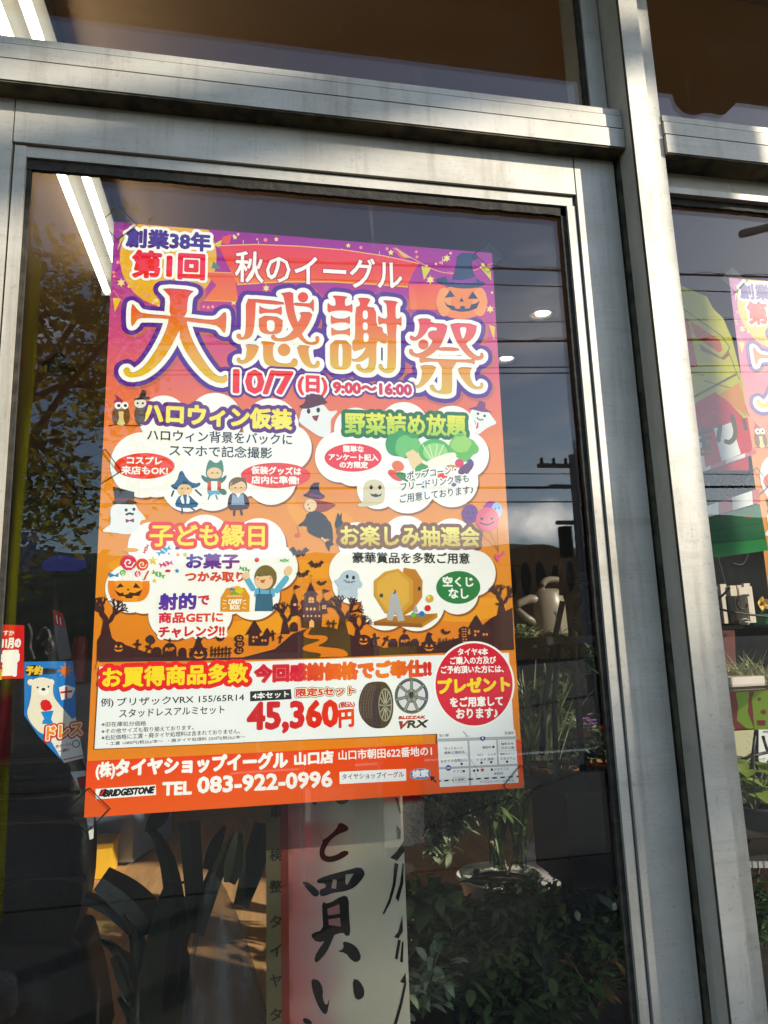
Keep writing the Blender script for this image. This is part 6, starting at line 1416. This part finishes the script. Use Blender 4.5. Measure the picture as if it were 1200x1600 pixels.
# shelves, pots
GS = glassmat('shelf_glass', .06, (.8, .88, .82), .03)
for (v, y0, y1, lb) in ((978, .10, .34, 'upper green edged glass shelf behind the side window'), (1075, .10, .34, 'lower glass shelf carrying the white tray')):
    p, q = at(1100, v + 1, y0), at(1300, v + 1, y0); b = MB(); b.box((p.x, y0 + DY, p.z - .006), (q.x, y1 + DY, p.z)); tag(b.build('glass_shelf', GS), lb, 'shelf', 'glass shelves in the side window')
pc = at(1142, 975, .2); kp = (at(1242, 975, .2) - pc).length/100
pp = empty('picket_planter', tuple(pc), 'round planter of white wooden pickets on the upper glass shelf', 'planter')
b = MB()
for k in range(14):
    a = 2*math.pi*k/14; c = Vector((pc.x + 29*kp*math.cos(a), pc.y + 20*kp*math.sin(a), pc.z + .001)); hh = (50 + 3*math.sin(k*2.2))*kp; b.box((c.x - 4.6*kp, c.y - 2.6*kp, c.z), (c.x + 4.6*kp, c.y + 2.6*kp, c.z + hh))
b.build('picket', mat('whitewashed_wood', (.62, .54, .48, 1), .7, var=.15, scale=14, stretch=(1, 1, .2)), pp, bevel=.0012)
b = MB(); b.lathe((pc.x, pc.y, pc.z + .001), [(25*kp, 0), (25*kp, 36*kp), (.002, 38*kp)], 20); b.build('soil', mat('planter_soil', (.03, .02, .015, 1), .9), pp)
b = MB(); p = at(1160, 966, .18); b.lathe(tuple(at(1164, 976, .16)), [(.007, 0), (.011, .004), (.008, .010), (.002, .012)], 12); tag(b.build('white_pebble', CER), 'small white pebble on the glass shelf beside the planter', 'pebble')
pot('green_pot', (1190, 960), .20, 14, 16, mat('green_glaze', (.03, .20, .10, 1), .35), 'small green pot under the yellow flower')
fo = at(1190, 943, .2); kf = (at(1290, 943, .2) - fo).length/100
yf = empty('yellow_flower', tuple(at(1190, 960, .2)), 'single pale yellow flower above the green pot', 'flower')
b = MB()
for e in range(5): b.leaf(fo, Vector((math.cos(e*1.257 + .5), -.5, math.sin(e*1.257 + .5))), 11*kf, 8*kf, .05, side=Vector((-math.sin(e*1.257 + .5), 0, math.cos(e*1.257 + .5))), n=4)
b.build('petal', YEF, yf, solid=.0006)
b = MB(); b.lathe((fo.x, fo.y - .004, fo.z - .003), [(.001, 0), (.004, .002), (.003, .006), (.001, .007)], 12); b.build('flower_centre', mat('flower_eye', (.35, .16, .02, 1), .8), yf)
b = MB(); b.tube([fo + Vector((0, .004, 0)), at(1189, 962, .2)], .0014, 6)
for d in ((1, 0, .6), (-1, .2, .7), (.3, -.5, .8)): b.leaf(at(1190, 958, .2), d, 14*kf, 6*kf, .3)
b.build('stem', LG, yf)
# white tray with spiky grass
tz0 = at(1150, 1073, .18)
b = MB(); p, q = at(1132, 1073, .15), at(1196, 1073, .15); b.box((p.x, .15 + DY, p.z), (q.x, .23 + DY, p.z + .016)); ty = b.build('white_tray', mat('white_tray', (.7, .62, .6, 1), .4, var=.05), bevel=.003); tag(ty, 'small white tray on the lower glass shelf', 'tray')
grass('spiky_plant', (1166, 1066), .19, 'spiky yellow tipped plant growing in the white tray', 90, 70, 56, LP, 83, 2.6, .8)
b = MB(); c = at(1120, 1040, .36); b.prism([at(u, v, .36) for u, v in F(1100,985,1148,985,1150,1045,1138,1068,1104,1070)], (0, .02, 0)); tag(b.build('red_cloth', mat('red_cloth', (.10, .012, .012, 1), .8, var=.2)), 'dark red cloth hanging behind the spiky plant', 'cloth')
# green and red sign board
A = sheet_art('x', .24); A.crop(1060, 900, 4.707)
A.poly(F(350,830,760,810,760,1130,380,1130), C(120,150,20)); dr2 = C(110,24,20)
A.poly(F(350,850,420,850,440,960,430,1060,500,1120,560,1130,540,900,560,850,520,850,510,1000,560,1120,420,1130,360,1000), dr2); A.disc(595,905,14,dr2); A.disc(625,1000,22,dr2,18); A.poly(F(575,1060,640,1060,640,1100,580,1100), dr2); A.poly(F(345,825,760,805,760,835,350,860), C(120,60,30))
finish(A, 'green_board', .24, FAB, 'lime green board with dark red lettering shapes below the lower shelf', 'board')
A = sheet_art('x', .30); A.crop(1060, 900, 4.707); A.poly(F(400,1140,560,1130,545,1330,480,1400,420,1300), C(190,186,160)); A.poly(F(590,1130,760,1125,760,1420,590,1430), C(226,228,230)); A.poly(F(620,1140,740,1136,740,1150,620,1154), C(120,130,140))
for k in range(8): A.line([(500 + (k % 3)*20, 1160 + k*18), (508 + (k % 3)*20, 1165 + k*18)], 4, C(110,110,90))
finish(A, 'white_card', .30, PAPER, 'white cards standing under the lime green board', 'card')
b = MB()
for px in (F(1181,1140,1176,1180,1172,1230), F(1160,1186,1180,1180,1205,1174), F(1192,1150,1198,1170,1206,1182)): b.tube([at(u, v, .26) for u, v in px], .003, 6)
for px in (F(1110,944,1130,930,1140,918), F(1110,948,1150,958,1205,964), F(1170,930,1158,930,1150,940,1156,952,1166,952,1168,944)): b.tube([at(u, v, .14) for u, v in chaikin(px, 2, False)], .0022, 6)
for px in (F(1108,832,1115,850,1130,900,1134,922), F(1145,880,1160,884,1168,870,1172,846)): b.tube([at(u, v, .22) for u, v in chaikin(px, 2, False)], .0016, 5)
tag(b.build('iron_scroll_stand', BLACKM, smooth=True), 'thin dark iron stand with a scroll in front of the picket planter', 'plant stand')
plant('heart_leaf_plant', (1180, 1270), .20, 'bright yellow green heart leaved plant below the white cards', 30, 46, 40, 26, mat('lime_leaf', (.22, .34, .04, 1), .45, scale=14, col2=(.36, .46, .08, 1), trans=.35), 85, hgt=70)
plant('small_bush', (1150, 1280), .30, 'small leafy bush at the left edge of the side window', 120, 40, 20, 10, LG, 86, hgt=90)
plant('shadow_plant', (1180, 1480), .26, 'dark plant in shadow at the bottom of the side window', 200, 70, 24, 11, LD, 87, hgt=90, stems=12)
pot('grey_dish', (1190, 1256), .22, 36, 30, mat('grey_dish', (.06, .07, .075, 1), .4), 'wide dark grey dish below the heart leaved plant', rim=True)
b = MB(); p, q = at(1150, 1340, .16), at(1260, 1340, .16); b.box((p.x, .16 + DY, p.z - .02), (q.x, .34 + DY, p.z)); lw_ = b.build('low_shelf', mat('low_shelf_wood', (.05, .04, .03, 1), .6)); tag(lw_, 'low dark shelf at the bottom of the side window', 'shelf')
b = MB()
for k in range(6): c = at(1166 + k*9, 1352, .158); b.box((c.x, .155 + DY, c.z - .004), (c.x + .008, .1595 + DY, c.z + .006))
b.build('white_clip', WSTR, lw_)
